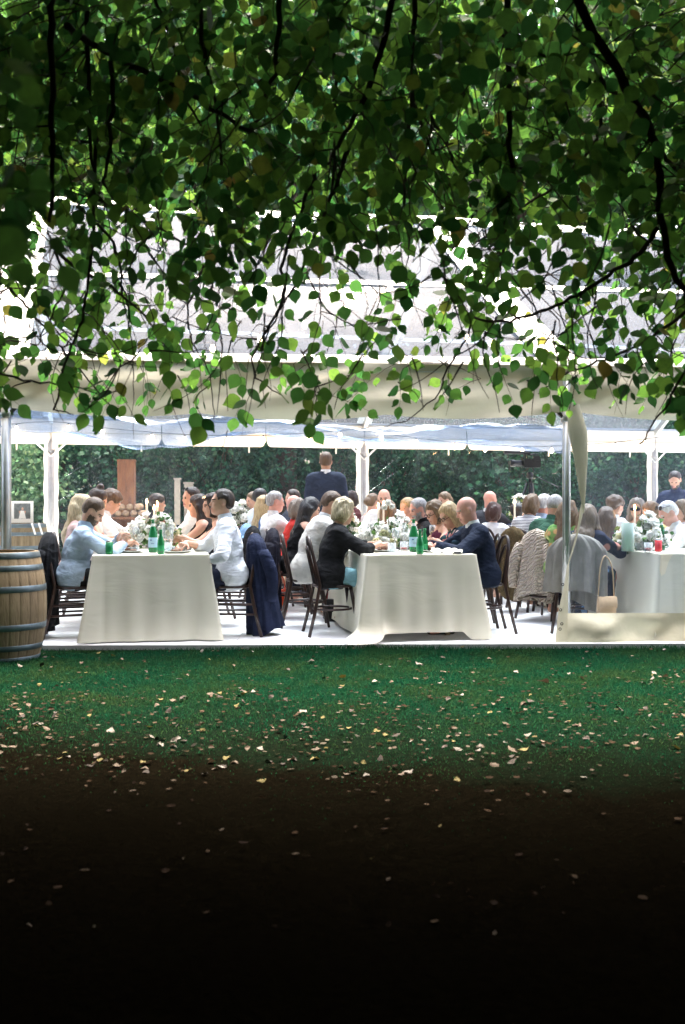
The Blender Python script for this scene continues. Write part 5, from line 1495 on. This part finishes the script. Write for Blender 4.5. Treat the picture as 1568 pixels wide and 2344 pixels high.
def big_bottle(u, d, label, lab='label_blue', full=True):
    o = lathe_thing('bottle', label, 'bottle', u, d, [('body', BIG, M['bottle_glass'])])
    b = MB(); b.lathe([(.0418, .045), (.0418, .135)], 18, cap=False); b.build('paper_label', M[lab], o)
    b = MB(); b.lathe([(.0205, .236), (.0148, .262)], 14, cap=False); b.build('neck_label', M['label_white'], o)
    b = MB(); b.box((-.010, -.0422, .112), (.018, .001, .009)); b.box((.004, -.0422, .08), (.03, .001, .004)); b.build('label_print', M['ink'], o)
    return o
def small_bottle(u, d, label):
    o = lathe_thing('bottle', label, 'bottle', u, d, [('body', SMALL, M['bottle_glass'])], None)
    b = MB(); b.lathe([(.0316, .03), (.0316, .075)], 16, cap=False); b.build('paper_label', plain('green_label', (.02, .28, .10), .5), o)
    return o
big_bottle(350, 9.5, 'tall green bottle with pale blue label on the left table')
small_bottle(368, 9.22, 'small green bottle in front of the tall one on the left table')
big_bottle(947, 9.62, 'tall green bottle with pale blue label on the middle table')
small_bottle(961, 9.2, 'small green bottle at the very front of the middle table')
small_bottle(972, 9.55, 'small green bottle behind the front one, beside the tall bottle on the middle table')
big_bottle(1513, 10.0, 'tall green bottle with white label behind the clear curtain', 'label_white')
big_bottle(318, 11.6, 'tall green bottle farther back on the left table')
CAN = [(0, .003), (.024, .0), (.032, .008), (.033, .02), (.033, .105), (.027, .117), (.026, .119), (.0, .117)]
lathe_thing('drink_can', 'green drink can in front of the bearded man in pale blue', 'can', 250, 9.2, [('body', CAN[:5], M['green_can']), ('lid', CAN[4:], M['metal'])])
lathe_thing('drink_can', 'red drink can in front of the green bottle behind the clear curtain', 'can', 1507, 9.6, [('body', CAN[:5], M['red_can']), ('lid', CAN[4:], M['metal'])])
def tumbler(u, d, label, fill='water', h=.088):
    return lathe_thing('tumbler', label, 'glass', u, d, [('bowl', [(0, .0), (.033, .0), (.036, .004), (.039, h), (.037, h), (.033, .012), (0, .012)], M['glass']), ('drink', [(0, .013), (.0325, .013), (.035, h * .45), (0, h * .45)], M[fill])])
tumbler(308, 9.62, 'water tumbler left of the tall green bottle on the left table'); tumbler(384, 9.5, 'tumbler right of the small green bottle on the left table')
tumbler(897, 9.42, 'water tumbler at the front of the middle table'); tumbler(925, 9.55, 'tumbler with a red drink at the front of the middle table', 'wine', .095)
tumbler(1484, 9.5, 'tumbler beside the red can behind the clear curtain', 'wine'); tumbler(1462, 9.9, 'tumbler behind the clear curtain beside the flowers')
def stem_glass(u, d, label, fill=None, h=.21):
    o = lathe_thing('wine_glass', label, 'glass', u, d, [('foot', [(0, .0), (.034, .0), (.034, .003), (.005, .008), (.0038, .02), (.0038, h * .45)], M['glass']), ('bowl', [(.0038, h * .45), (.022, h * .52), (.033, h * .68), (.034, h * .8), (.029, h), (.028, h), (.032, h * .8), (.0, h * .5)], M['glass'])])
    if fill: b = MB(); b.lathe([(0, h * .5), (.02, h * .54), (.030, h * .68), (0, h * .69)], 14); b.build('drink', M[fill], o)
    return o
M['champagne'] = glassy('champagne', (.85, .62, .34), .6)
stem_glass(312, 10.1, 'champagne glass left of the flowers on the left table', 'champagne'); stem_glass(298, 11.9, 'empty wine glass near the reaching white sleeve')
stem_glass(398, 10.4, 'wine glass right of the flowers on the left table', 'champagne'); stem_glass(858, 11.2, 'wine glass left of the middle table flowers', 'champagne'); stem_glass(905, 9.75, 'wine glass behind the front tumbler of the middle table')
stem_glass(990, 10.9, 'wine glass in front of the woman in plum', 'champagne'); stem_glass(1447, 10.6, 'wine glass left of the flowers behind the curtain', 'champagne')
def ribbed(u, d, label, h=.22, r=.042):
    o = empty('ribbed_vase', tpos(u, d), 0, label, 'vase')
    b = MB(); b.grid(lambda a, c: ((r + .003 * math.cos(a * 2 * PI * 14) + .012 * c) * math.cos(a * 2 * PI), (r + .003 * math.cos(a * 2 * PI * 14) + .012 * c) * math.sin(a * 2 * PI), h * c), 84, 4, closed=True); b.build('body', M['glass'], o)
    return o
ribbed(934, 9.95, 'ribbed clear vase left of the tall bottle on the middle table', .27); ribbed(384, 10.0, 'ribbed clear candle holder on the left table', .24)
lathe_thing('lantern', 'pale green glass cylinder beside the flowers behind the clear curtain', 'lantern', 1437, 9.7, [('body', [(.055, 0), (.058, .003), (.058, .26), (.055, .26), (.055, .006), (0, .006)], glassy('pale_green_glass', (.70, .82, .72), .6))])
PLATE = [(0, .0), (.08, .0), (.095, .006), (.135, .016), (.136, .019), (.093, .011), (0, .006)]
def plate_at(x, y, label):
    o = empty('plate', (x, y, ZT + .004), 0, label, 'plate', 'dinner plates on the long tables')
    b = MB(); b.lathe(PLATE, 22); b.build('dish', M['porcelain'], o)
    b = MB()
    for _ in range(5): b.ball((random.uniform(-.05, .05), random.uniform(-.05, .05), .018), (random.uniform(.02, .035), random.uniform(.02, .03), .012), 8, 4)
    b.build('food', M['food'], o); return o
for (o, w, bs, fa) in PEOPLE:
    if not w: continue
    q = bs + Vector((math.cos(fa), math.sin(fa), 0)) * .50
    for (cx, cy, tw, L, rz) in TABLES:
        dx, dy = q.x - cx, q.y - cy; lx = dx * math.cos(rz) + dy * math.sin(rz); ly = -dx * math.sin(rz) + dy * math.cos(rz)
        if abs(lx) < tw / 2 + .12 and -.1 < ly < L - .1:
            lx = max(-tw / 2 + .16, min(tw / 2 - .16, lx)); ly = max(.16, ly)
            plate_at(cx + lx * math.cos(rz) - ly * math.sin(rz), cy + lx * math.sin(rz) + ly * math.cos(rz), 'white plate of food in front of ' + w); break
def bowl(u, d, label):
    o = lathe_thing('salad_bowl', label, 'bowl', u, d, [('dish', [(0, .0), (.085, .0), (.10, .012), (.108, .045), (.106, .046), (.097, .016), (0, .012)], M['stoneware'])])
    P = np.stack([rng.normal(0, .045, 60), rng.normal(0, .045, 60), rng.uniform(.025, .075, 60)], 1)
    V, F = leaf_cloud(P, .035); link(bpy.data.objects.new('salad', mesh_np('salad', V, F, M['salad'])), o)['kind'] = 'stuff'; return o
bowl(413, 9.66, 'grey bowl of salad at the right front of the left table'); bowl(330, 10.9, 'grey bowl of salad farther back on the left table'); bowl(1425, 9.9, 'grey bowl at the corner of the table behind the curtain')
o = empty('serving_board', tpos(890, 10.0), TILT, 'dark wooden serving board under the flowers of the middle table', 'board'); b = MB(); b.box((0, 0, .012), (.36, .2, .02)); b.build('board', M['wood_dark'], o)
o = empty('serving_board', tpos(275, 11.2), TILT, 'dark wooden serving board on the left table', 'board'); b = MB(); b.box((0, 0, .03), (.30, .16, .02)); b.build('board', M['trestle'], o)
def napkin(x, y, z, rz, sx_, sy_, label, sag=0):
    o = empty('napkin', (x, y, z), rz, label, 'napkin')
    b = MB(); b.grid(lambda a, c: ((a - .5) * sx_, (c - .5) * sy_, .02 + .018 * math.sin(a * 9 + 3 * c) + .012 * math.sin(c * 13 - a * 4) + .03 * math.exp(-((a - .3) ** 2 + (c - .5) ** 2) * 18) - sag * c * c), 24, 16); b.build('cloth', M['linen'], o)
q = tpos(1022, 9.3); napkin(q.x, q.y, q.z, .1, .26, .16, 'crumpled white napkin beside the arm of the bald man in navy')
q = in_local(m_white, (.33, .12, .60)); napkin(q.x, q.y, q.z + .02, m_white.rotation_euler.z, .30, .22, 'white napkin on the lap of the upright man in white', .12)
def candle(u, d, h, label, lit=True):
    o = empty('candle', tpos(u, d), 0, label, 'candle', 'tall candles on the tables')
    b = MB(); b.lathe([(0, 0), (.04, 0), (.04, .006), (.014, .02), (.014, .05), (.018, .06)], 14); b.build('holder', M['metal'], o)
    b = MB(); b.lathe([(.011, .05), (.011, h), (.006, h + .004)], 10); b.build('taper', M['wax'], o)
    b = MB(); b.lathe([(.0, h + .004), (.007, h + .014), (.0085, h + .024), (.005, h + .042), (.0005, h + .060)], 8); b.build('flame', M['flame'], o)
candle(336, 10.5, .43, 'lit taper candle at the left of the flowers on the left table'); candle(353, 10.8, .36, 'lit taper candle rising from the flowers on the left table'); candle(360, 11.2, .40, 'lit taper candle behind the flowers on the left table')
candle(1178, 13.0, .42, 'lit taper candle standing alone between the woman with auburn bob and the striped dress'); candle(866, 11.6, .38, 'lit taper candle behind the middle table flowers'); candle(1453, 11.2, .36, 'lit taper candle behind the clear curtain'); candle(878, 12.0, .40, 'lit taper candle in front of the bald bearded man')
# flowers: every bloom is a part
def bloom_mesh(name, mat, seed):
    r_ = random.Random(seed); b = MB()
    b.ball((0, 0, .012), (.016, .016, .02), 8, 5)
    for ring, (n, rad, tilt, sz) in enumerate(((4, .012, 1.25, .03), (5, .020, .95, .036), (6, .028, .55, .040))):
        for k in range(n):
            a = 2 * PI * (k + .5 * ring) / n + r_.uniform(-.2, .2); ca, sa = math.cos(a), math.sin(a)
            def f(s, t):
                w = sz * math.sin(PI * (.18 + .72 * t)) * (s - .5) * 1.25
                rr = rad * (.3 + t * .9) + .006 * (1 - 4 * (s - .5) ** 2); z = sz * t * math.sin(tilt) * 1.1 - (.010 * t * t if ring == 2 else 0)
                return (ca * rr - sa * w, sa * rr + ca * w, z)
            b.grid(f, 3, 3)
    me = bpy.data.meshes.new(name); me.from_pydata([tuple(p_) for p_ in b.v], [], b.f); me.materials.append(mat); me.polygons.foreach_set('use_smooth', b.sm); me.update(); return me
BLOOM = [bloom_mesh('bloom', M['petal'], 1), bloom_mesh('bloom', M['petal_yellow'], 2)]
def flowers(u, d, w, h, n, label, zlow=.03, depth=.5, vase=True, scale=1.0):
    o = empty('flower_arrangement', tpos(u, d), 0, label, 'flowers', 'white flower arrangements')
    b = MB(); b.lathe([(0, 0), (.05, 0), (.07, .03), (.075, .075), (.07, .076), (.06, .03), (0, .01)], 16); b.build('bowl', M['stoneware'], o)
    st = MB(); Q = []
    for k in range(n):
        a = random.uniform(0, 2 * PI); rr = math.sqrt(random.random())
        x, y = w / 2 * rr * math.cos(a), w * depth * rr * math.sin(a); top = h * (1 - .75 * rr ** 1.6); z = zlow + random.uniform(.25, 1) * top
        dirv = Vector((x * 1.6, y * 1.6 - .35 * w, .10 + z * .6)).normalized()
        c = bpy.data.objects.new('bloom', BLOOM[random.random() < .12]); link(c, o); c.location = (x, y, z); c.rotation_euler = dirv.to_track_quat('Z', 'Y').to_euler(); s_ = random.uniform(.75, 1.5) * scale; c.scale = (s_, s_, s_)
        st.tube([(x * .2, y * .2, .03), (x * .7, y * .7, z * .6), (x, y, z)], .0025, 4, cap=False); Q.append((x, y, z))
    st.build('stem', M['salad'], o)['kind'] = 'stuff'
    m = n * 4; base = np.array(Q)[rng.integers(0, n, m)] + rng.normal(0, .035, (m, 3)) - [0, 0, .02]; base[:, 2] = np.maximum(base[:, 2], .01)
    V, F = leaf_cloud(base, .05); lf = link(bpy.data.objects.new('foliage', mesh_np('foliage', V, F, LEAFM[1])), o); lf['kind'] = 'stuff'
    return o
flowers(350, 10.3, .46, .40, 60, 'tall white roses with candles on the left table', .06)
flowers(330, 11.2, .36, .24, 24, 'low white flowers farther back on the left table')
ofl = flowers(887, 10.35, .62, .24, 90, 'wide white flower arrangement filling the front of the middle table', .03, .5)
flowers(905, 11.0, .50, .30, 50, 'white flowers behind the wide arrangement on the middle table')
flowers(790, 11.9, .40, .34, 36, 'white flowers behind the head of the blonde in the blazer')
flowers(548, 14.6, .50, .50, 60, 'tall white flowers behind the upright man in white', .06, .4, True, 1.25)
flowers(1470, 10.0, .46, .32, 64, 'white flower arrangement behind the hanging clear curtain', .04)
flowers(1192, 13.6, .26, .46, 22, 'white flowers beside the lit candle near the striped dress', .2)
flowers(1290, 12.0, .34, .30, 24, 'white flowers in front of the man in green')
o = empty('orchid_stem', tpos(888, 10.2), 0, 'tall single white flower rising above the middle table', 'flower')
b = MB(); b.tube([(0, 0, .05), (.004, 0, .25), (0, 0, .40)], .004, 6); b.build('stem', M['salad'], o)
for k, (dx, dz) in enumerate(((-.034, .40), (.036, .408), (0, .445))):
    c = bpy.data.objects.new('bloom', BLOOM[0]); link(c, o); c.location = (dx, -.01, dz); c.scale = (.85, .85, .85); c.rotation_euler = (1.35, dx * 9, 0)
for who in ('the bearded man in the pale blue shirt', 'the woman in the black blazer', 'the bald man in the navy suit', 'the woman in the plum top', 'the woman in the flowered top'):
    o_, bs, fa = WHO[who]; q = bs + Vector((math.cos(fa), math.sin(fa), 0)) * .44 + Vector((-math.sin(fa), math.cos(fa), 0)) * .16
    f_ = empty('fork', (q.x, q.y, ZT + .006), fa, 'steel fork beside the plate of ' + who, 'fork', 'forks beside the plates'); b = MB(); b.box((0, 0, .003), (.13, .008, .003)); b.box((.085, 0, .004), (.05, .02, .003)); b.build('fork_body', M['metal'], f_)
# watch of the upright man
b = MB(); b.tube([(.262 + .012 * math.sin(a_), .215 + .034 * math.cos(a_), .672 + .034 * math.sin(a_)) for a_ in np.linspace(0, 2 * PI, 14, endpoint=False)], .007, 6, closed=True); b.lathe([(0, 0), (.017, 0), (.017, .008), (0, .009)], 12, (.262, .249, .672)); b.build('watch', M['metal'], m_white)

# ------------------------------------------------------------------ barrels
def stave_mat():
    t = NT('oak_stave'); oi = t.n('ShaderNodeObjectInfo')
    v = t.mapping(t.tc(), (9, 9, 1.2)); nz = t.noise(4, 5, .6, v, .4)
    c = t.ramp(nz, [(.3, (.12, .088, .046)), (.6, (.22, .168, .098)), (.8, (.26, .205, .125))])
    k = t.ramp(oi.outputs['Random'], [(0, (.75, .72, .70)), (1, (1.1, 1.08, 1.05))]); c = t.mix(1.0, c, k, 'MULTIPLY')
    return t.done(t.principled(c, .65, 0, t.bump(nz, .4, .01), .3))
M['stave'] = stave_mat(); M['hoop'] = plain('galvanised_hoop', (.12, .155, .17), .45, .7, .25, 10, .2, 50); M['bung'] = plain('dark_bung', (.05, .03, .02), .7)
def barrel(x, y, z, rb, rt, H, label, ns=26, rot=0.0):
    o = empty('wine_barrel', (x, y, z), rot, label, 'barrel', 'oak wine barrels')
    def rad(q): return rt + (rb - rt) * (1 - (2 * q - 1) ** 2)
    st = None
    g = .0016
    V = []; F = []; rows = 14; a0, a1 = -PI / ns, PI / ns
    b = MB()
    def f(a, c):
        th = a0 + (a1 - a0) * a; r = rad(c); edge = abs(a - .5) * 2
        return (r * math.cos(th) - .0022 * max(0, edge - .75) / .25, r * math.sin(th) * (1 - g / .07), c * H)
    b.grid(f, 6, rows)
    b.grid(lambda a, c: ((rad(1 - c) - .028) * math.cos(a0 + (a1 - a0) * a), (rad(1 - c) - .028) * math.sin(a0 + (a1 - a0) * a), (1 - c) * H), 2, rows)
    b.grid(lambda a, c: ((rt - .028 * (1 - c)) * math.cos(a0 + (a1 - a0) * a), (rt - .028 * (1 - c)) * math.sin(a0 + (a1 - a0) * a), H), 2, 1)
    first = b.build('stave', M['stave'], o)
    for k in range(1, ns):
        c = first.copy(); link(c, o); c.rotation_euler = (0, 0, 2 * PI * k / ns)
    for (q0, q1) in ((.0, .055), (.115, .165), (.30, .355), (.645, .70), (.835, .885), (.945, 1.0)):
        b = MB(); b.lathe([(rad(q0) + .002, q0 * H), (rad(q0) + .0035, q0 * H + .002), (rad(q1) + .0035, q1 * H - .002), (rad(q1) + .002, q1 * H)], 40, cap=False); b.build('hoop', M['hoop'], o)
    for k in range(7):
        w = (rt - .03) * 2 / 7; x0 = -(rt - .03) + k * w; xm = x0 + w / 2; hl_ = math.sqrt(max(.001, (rt - .03) ** 2 - max(abs(x0), abs(x0 + w)) ** 2 * .92))
        b = MB(); b.box((xm, 0, H - .035), (w - .003, hl_ * 2, .02)); b.build('head_board', M['stave'], o)
    b = MB(); th = -PI * .42; r = rad(.5); b.ball((r * math.cos(th), r * math.sin(th), H * .47), (.016, .012, .016), 10, 6); b.build('bung', M['bung'], o)
    return o
q = at(2, 1500, 8.38); barrel(q.x, q.y, -.05, .355, .292, .865, 'oak wine barrel with grey hoops on the grass at the left edge')
q = at(54, 1200, 13.3); qb = q; barrel(q.x, q.y, 0.0, .32, .27, .92, 'pale oak barrel carrying a picture frame inside the marquee', rot=.4)
# picture frame on the far barrel
M['frame_white'] = plain('white_frame', (.78, .77, .72), .4, 0, .04)
def photo_mat():
    t = NT('framed_print')
    c = t.ramp(t.noise(18, 3), [(.3, (.09, .10, .10)), (.7, (.20, .22, .21))]); return t.done(t.principled(c, .4))
o = empty('picture_frame', (qb.x - .01, qb.y - .02, .925), .12, 'white picture frame with a photograph of a person in white, on the far barrel', 'picture frame')
for (x, z, sx_, sz_) in ((0, .0275, .27, .05), (0, .262, .27, .03), (-.118, .146, .034, .203), (.118, .146, .034, .203)):
    b = MB(); b.box((x, 0, z), (sx_, .02, sz_)); b.build('frame_side', M['frame_white'], o)
b = MB(); b.box((0, .004, .15), (.206, .006, .2)); pr = b.build('print', photo_mat(), o)
b = MB(); b.add([(x, -.0005, z) for x, z in ((-.02, .155), (.02, .155), (.03, .12), (.045, .055), (-.045, .055), (-.03, .12))], [tuple(range(6))]); b.build('printed_dress', M['frame_white'], o)
b = MB(); b.add([(.003 + .014 * math.cos(k * PI / 5), -.0006, .178 + .019 * math.sin(k * PI / 5)) for k in range(10)], [tuple(range(10))]); b.add([(x, -.0004, z) for x, z in ((-.045, .15), (-.02, .155), (.02, .155), (.045, .15), (.035, .115), (-.035, .115))], [tuple(range(6))]); b.build('printed_face', skinmat(SKIN['fair']), o)
for k, dx in enumerate((.18, .25)):
    o = empty('ribbon', (qb.x + dx, qb.y - .25 + k * .06, .92), 0, ['white ribbon hanging over the far barrel rim, nearest the frame', 'white ribbon hanging over the far barrel rim, right hand edge'][k], 'ribbon', 'ribbons on the far barrel')
    b = MB(); b.grid(lambda a, c: ((a - .5) * .025 + c * .05, -.03 * min(1, c * 4), .006 - .14 * c ** 1.3), 2, 8); b.build('band', M['white_vinyl'], o)

# ------------------------------------------------------------------ behind the marquee: fireplace, posts; video camera
def rust():
    t = NT('rusty_steel'); v = t.mapping(t.tc(), (6, 6, 1.2))
    c = t.ramp(t.noise(3, 6, .65, v, .5), [(.25, (.06, .028, .018)), (.5, (.15, .062, .030)), (.75, (.22, .095, .040))]); return t.done(t.principled(c, .9, .1, t.bump(t.noise(40, 4), .4, .01), .2))
M['rust'] = rust()
q = at(290, 1165, 19.0)
o = empty('outdoor_fireplace', (q.x, q.y, -.05), .1, 'rusty steel outdoor fireplace with a tall square chimney behind the back wall', 'fireplace')
b = MB(); b.box((0, 0, 1.45), (.30, .30, 1.04)); b.box((0, 0, 1.97), (.315, .315, .03)); b.build('chimney', M['rust'], o)
b = MB()
for (c_, s_) in (((-.41, 0, .55), (.04, .5, .8)), ((.41, 0, .55), (.04, .5, .8)), ((0, .23, .55), (.78, .04, .8)), ((0, 0, .93), (.86, .5, .04)), ((0, 0, .16), (.86, .5, .04))): b.box(c_, s_)
b.build('firebox', M['rust'], o)
M['log'] = plain('firewood', (.22, .14, .08), .85, 0, .35, 20)
for k in range(9):
    b = MB(); x = -.28 + .14 * (k % 5) + .07 * (k > 4); z = 1.01 + .12 * (k > 4); b.tube([(x, -.2, z), (x + .02, .2, z)], .062, 8); b.build('log', M['log'], o)
M['pale_post'] = plain('pale_timber', (.26, .22, .17), .8, 0, .15)
for k, (u, w, zt) in enumerate(((406, .10, 1.62), (432, .16, 1.55))):
    q = at(u, 1150, 18.8 + .3 * k); o = empty('timber_post', (q.x, q.y, -.05), .1, ['slender pale timber post behind the drinking man', 'broad pale timber post behind the drinking man'][k], 'post', 'pale posts behind the back wall')
    b = MB(); b.box((0, 0, zt / 2), (w, .10, zt)); b.box((0, 0, zt + .015), (w + .03, .13, .03)); b.build('shaft', M['pale_post'], o)
q = at(1210, 1060, 15.4)
o = empty('video_camera', (q.x, q.y, 1.62), 0, 'black video camera with microphone on a tripod, pointing left', 'video camera')
K = M['shoe_black']
b = MB(); b.box((.05, 0, .13), (.24, .11, .13)); b.build('body', K, o)
b = MB(); b.tube([(-.08, 0, .13), (-.19, 0, .13), (-.21, 0, .13), (-.27, 0, .13)], [.045, .045, .052, .056], 14); b.build('lens', K, o)
b = MB(); b.tube([(-.36, 0, .29), (.02, 0, .29)], [.026, .026], 10); b.tube([(-.05, 0, .20), (-.05, 0, .28)], .012, 6); b.build('microphone', K, o)
b = MB(); b.tube([(.14, 0, .2), (.14, 0, .26), (-.02, 0, .26), (-.02, 0, .2)], .012, 6); b.build('handle', K, o)
b = MB(); b.box((.10, -.09, .20), (.10, .02, .07)); b.build('monitor', K, o)
o = empty('tripod', (q.x + .02, q.y, 0), .3, 'black tripod carrying the video camera behind the diners', 'tripod')
b = MB(); b.lathe([(.045, 1.52), (.05, 1.55), (.05, 1.60), (.035, 1.62)], 12); b.build('head', K, o)
b = MB(); b.tube([(0, 0, .75), (0, 0, 1.54)], .02, 8); b.build('centre_column', K, o)
for k in range(3):
    a = 2 * PI * k / 3 + .5
    b = MB(); b.tube([(.04 * math.cos(a), .04 * math.sin(a), 1.46), (.26 * math.cos(a), .26 * math.sin(a), .75), (.48 * math.cos(a), .48 * math.sin(a), .01)], [.022, .019, .013], 8); b.build('leg', K, o)
b = MB(); b.tube([(.04, 0, 1.58), (.42, -.1, 1.40)], .009, 6); b.build('pan_handle', K, o)

# ------------------------------------------------------------------ fallen leaves
DL = [plain('dead_leaf_tan', (.068, .047, .028), .9, 0, .2, 30, .3, 80, .1), plain('dead_leaf_brown', (.02, .012, .006), .9, 0, .3, 30, .3, 80), plain('dead_leaf_pale', (.125, .108, .088), .9, 0, .15, 30, .3, 80, .1), plain('dead_leaf_yellow', (.09, .07, .014), .9, 0, .2, 30, .3, 80, .1)]
DLAB = ['curled tan dead leaf lying on the lawn', 'dark brown dead leaf lying on the lawn', 'pale bleached dead leaf lying on the lawn', 'yellow fallen leaf lying on the lawn']
DM_ = []
for k in range(4):
    for s in range(3):
        V = LT.copy(); V[:, 0] -= .5; c = (.5, .9, .25)[s]; V[:, 2] = c * (V[:, 1] ** 2) * (1.1, -.9, 1.6)[s] + .35 * (V[:, 0] ** 2) * (1, 1, -1)[s] + .06 * np.sin(V[:, 0] * 9 + s) + .03; V[:, 1] *= 1 + .12 * np.sin(V[:, 0] * 21 + k)
        DM_.append(mesh_np('dead_leaf', V, LF, DL[k]))
def scatter(n, vlo, vhi, bias):
    out = []
    while len(out) < n:
        v = vlo + (vhi - vlo) * random.random() ** bias; d = (EYE + .045) * FD / (v - 1140); u = random.uniform(-40, 1610); q = at(u, v, d)
        if q.y < front_y(q.x) - .03: out.append((q.x, q.y))
    return out
SEEDS = scatter(34, 1490, 1760, .8); SPOTS = scatter(130, 1478, 1790, 1.05)
while len(SPOTS) < 270:
    cx_, cy_ = random.choice(SEEDS); x_, y_ = random.gauss(cx_, .13), random.gauss(cy_, .16)
    if y_ < front_y(x_) - .05: SPOTS.append((x_, y_))
for (x, y) in SPOTS:
    k = random.choices(range(4), (.36, .30, .22, .12))[0]
    o = bpy.data.objects.new('fallen_leaf', DM_[k * 3 + random.randrange(3)]); link(o); s_ = random.triangular(.026, .072, .036)
    o.location = (x, y, gz(x, y) + (.022 if y > 6 else .006)); o.scale = (s_, s_ * random.uniform(.7, 1.1), s_); o.rotation_euler = (random.gauss(0, .3), random.gauss(0, .3), random.uniform(0, 6.28))
    where = 'on the soil painted dark for shade' if y < 5.9 else ('on the grass near the oak barrel' if x < -1.9 else 'on the grass in front of the left table' if x < -.6 else 'on the grass between the two tables' if x < .15 else 'on the grass in front of the middle table' if x < 1.3 else 'on the grass in front of the clear curtain')
    tag(o, DLAB[k].replace('lying on the lawn', 'lying ' + where), 'leaf', 'dead leaves fallen on the lawn')
n = 2200
q = scatter(300, 1475, 2150, 4.0) + [(random.uniform(-3.4, 3.4), random.gauss(6.1 - .18 * 0, .75)) for _ in range(1900)]; P = np.array([(x, min(y, 8.7), gz(x, y) + random.uniform(.008, .030)) for x, y in q])
V, F = leaf_cloud(P, .034, 0); V = V.reshape(n, 6, 3); V[:, :, 2] = P[:, None, 2] + (V[:, :, 2] - P[:, None, 2]) * .22
lit = bpy.data.objects.new('leaf_litter', mesh_np('leaf_litter', V.reshape(-1, 3), F, leafmat('litter', [(0, (.010, .006, .004)), (.45, (.03, .018, .010)), (.75, (.048, .034, .022)), (.95, (.085, .07, .055)), (1, (.06, .048, .015))], .1, .9, .02))); tag(link(lit), 'small dead leaves and scraps littering the lawn and soil', 'leaf litter', kind='stuff')
for k, (u, v) in enumerate(((845, 1420), (858, 1448), (1330, 1434), (930, 1452), (1120, 1462))):
    d = EYE * FD / (v - 1140); q = at(u, v, d); o = bpy.data.objects.new('fallen_leaf', DM_[3 + k % 3]); link(o); o.location = (q.x, q.y, .012); o.scale = (.06,) * 3; o.rotation_euler = (0, 0, k * 1.3); tag(o, 'small brown leaf blown onto the white floor', 'leaf', 'dead leaves on the white floor')
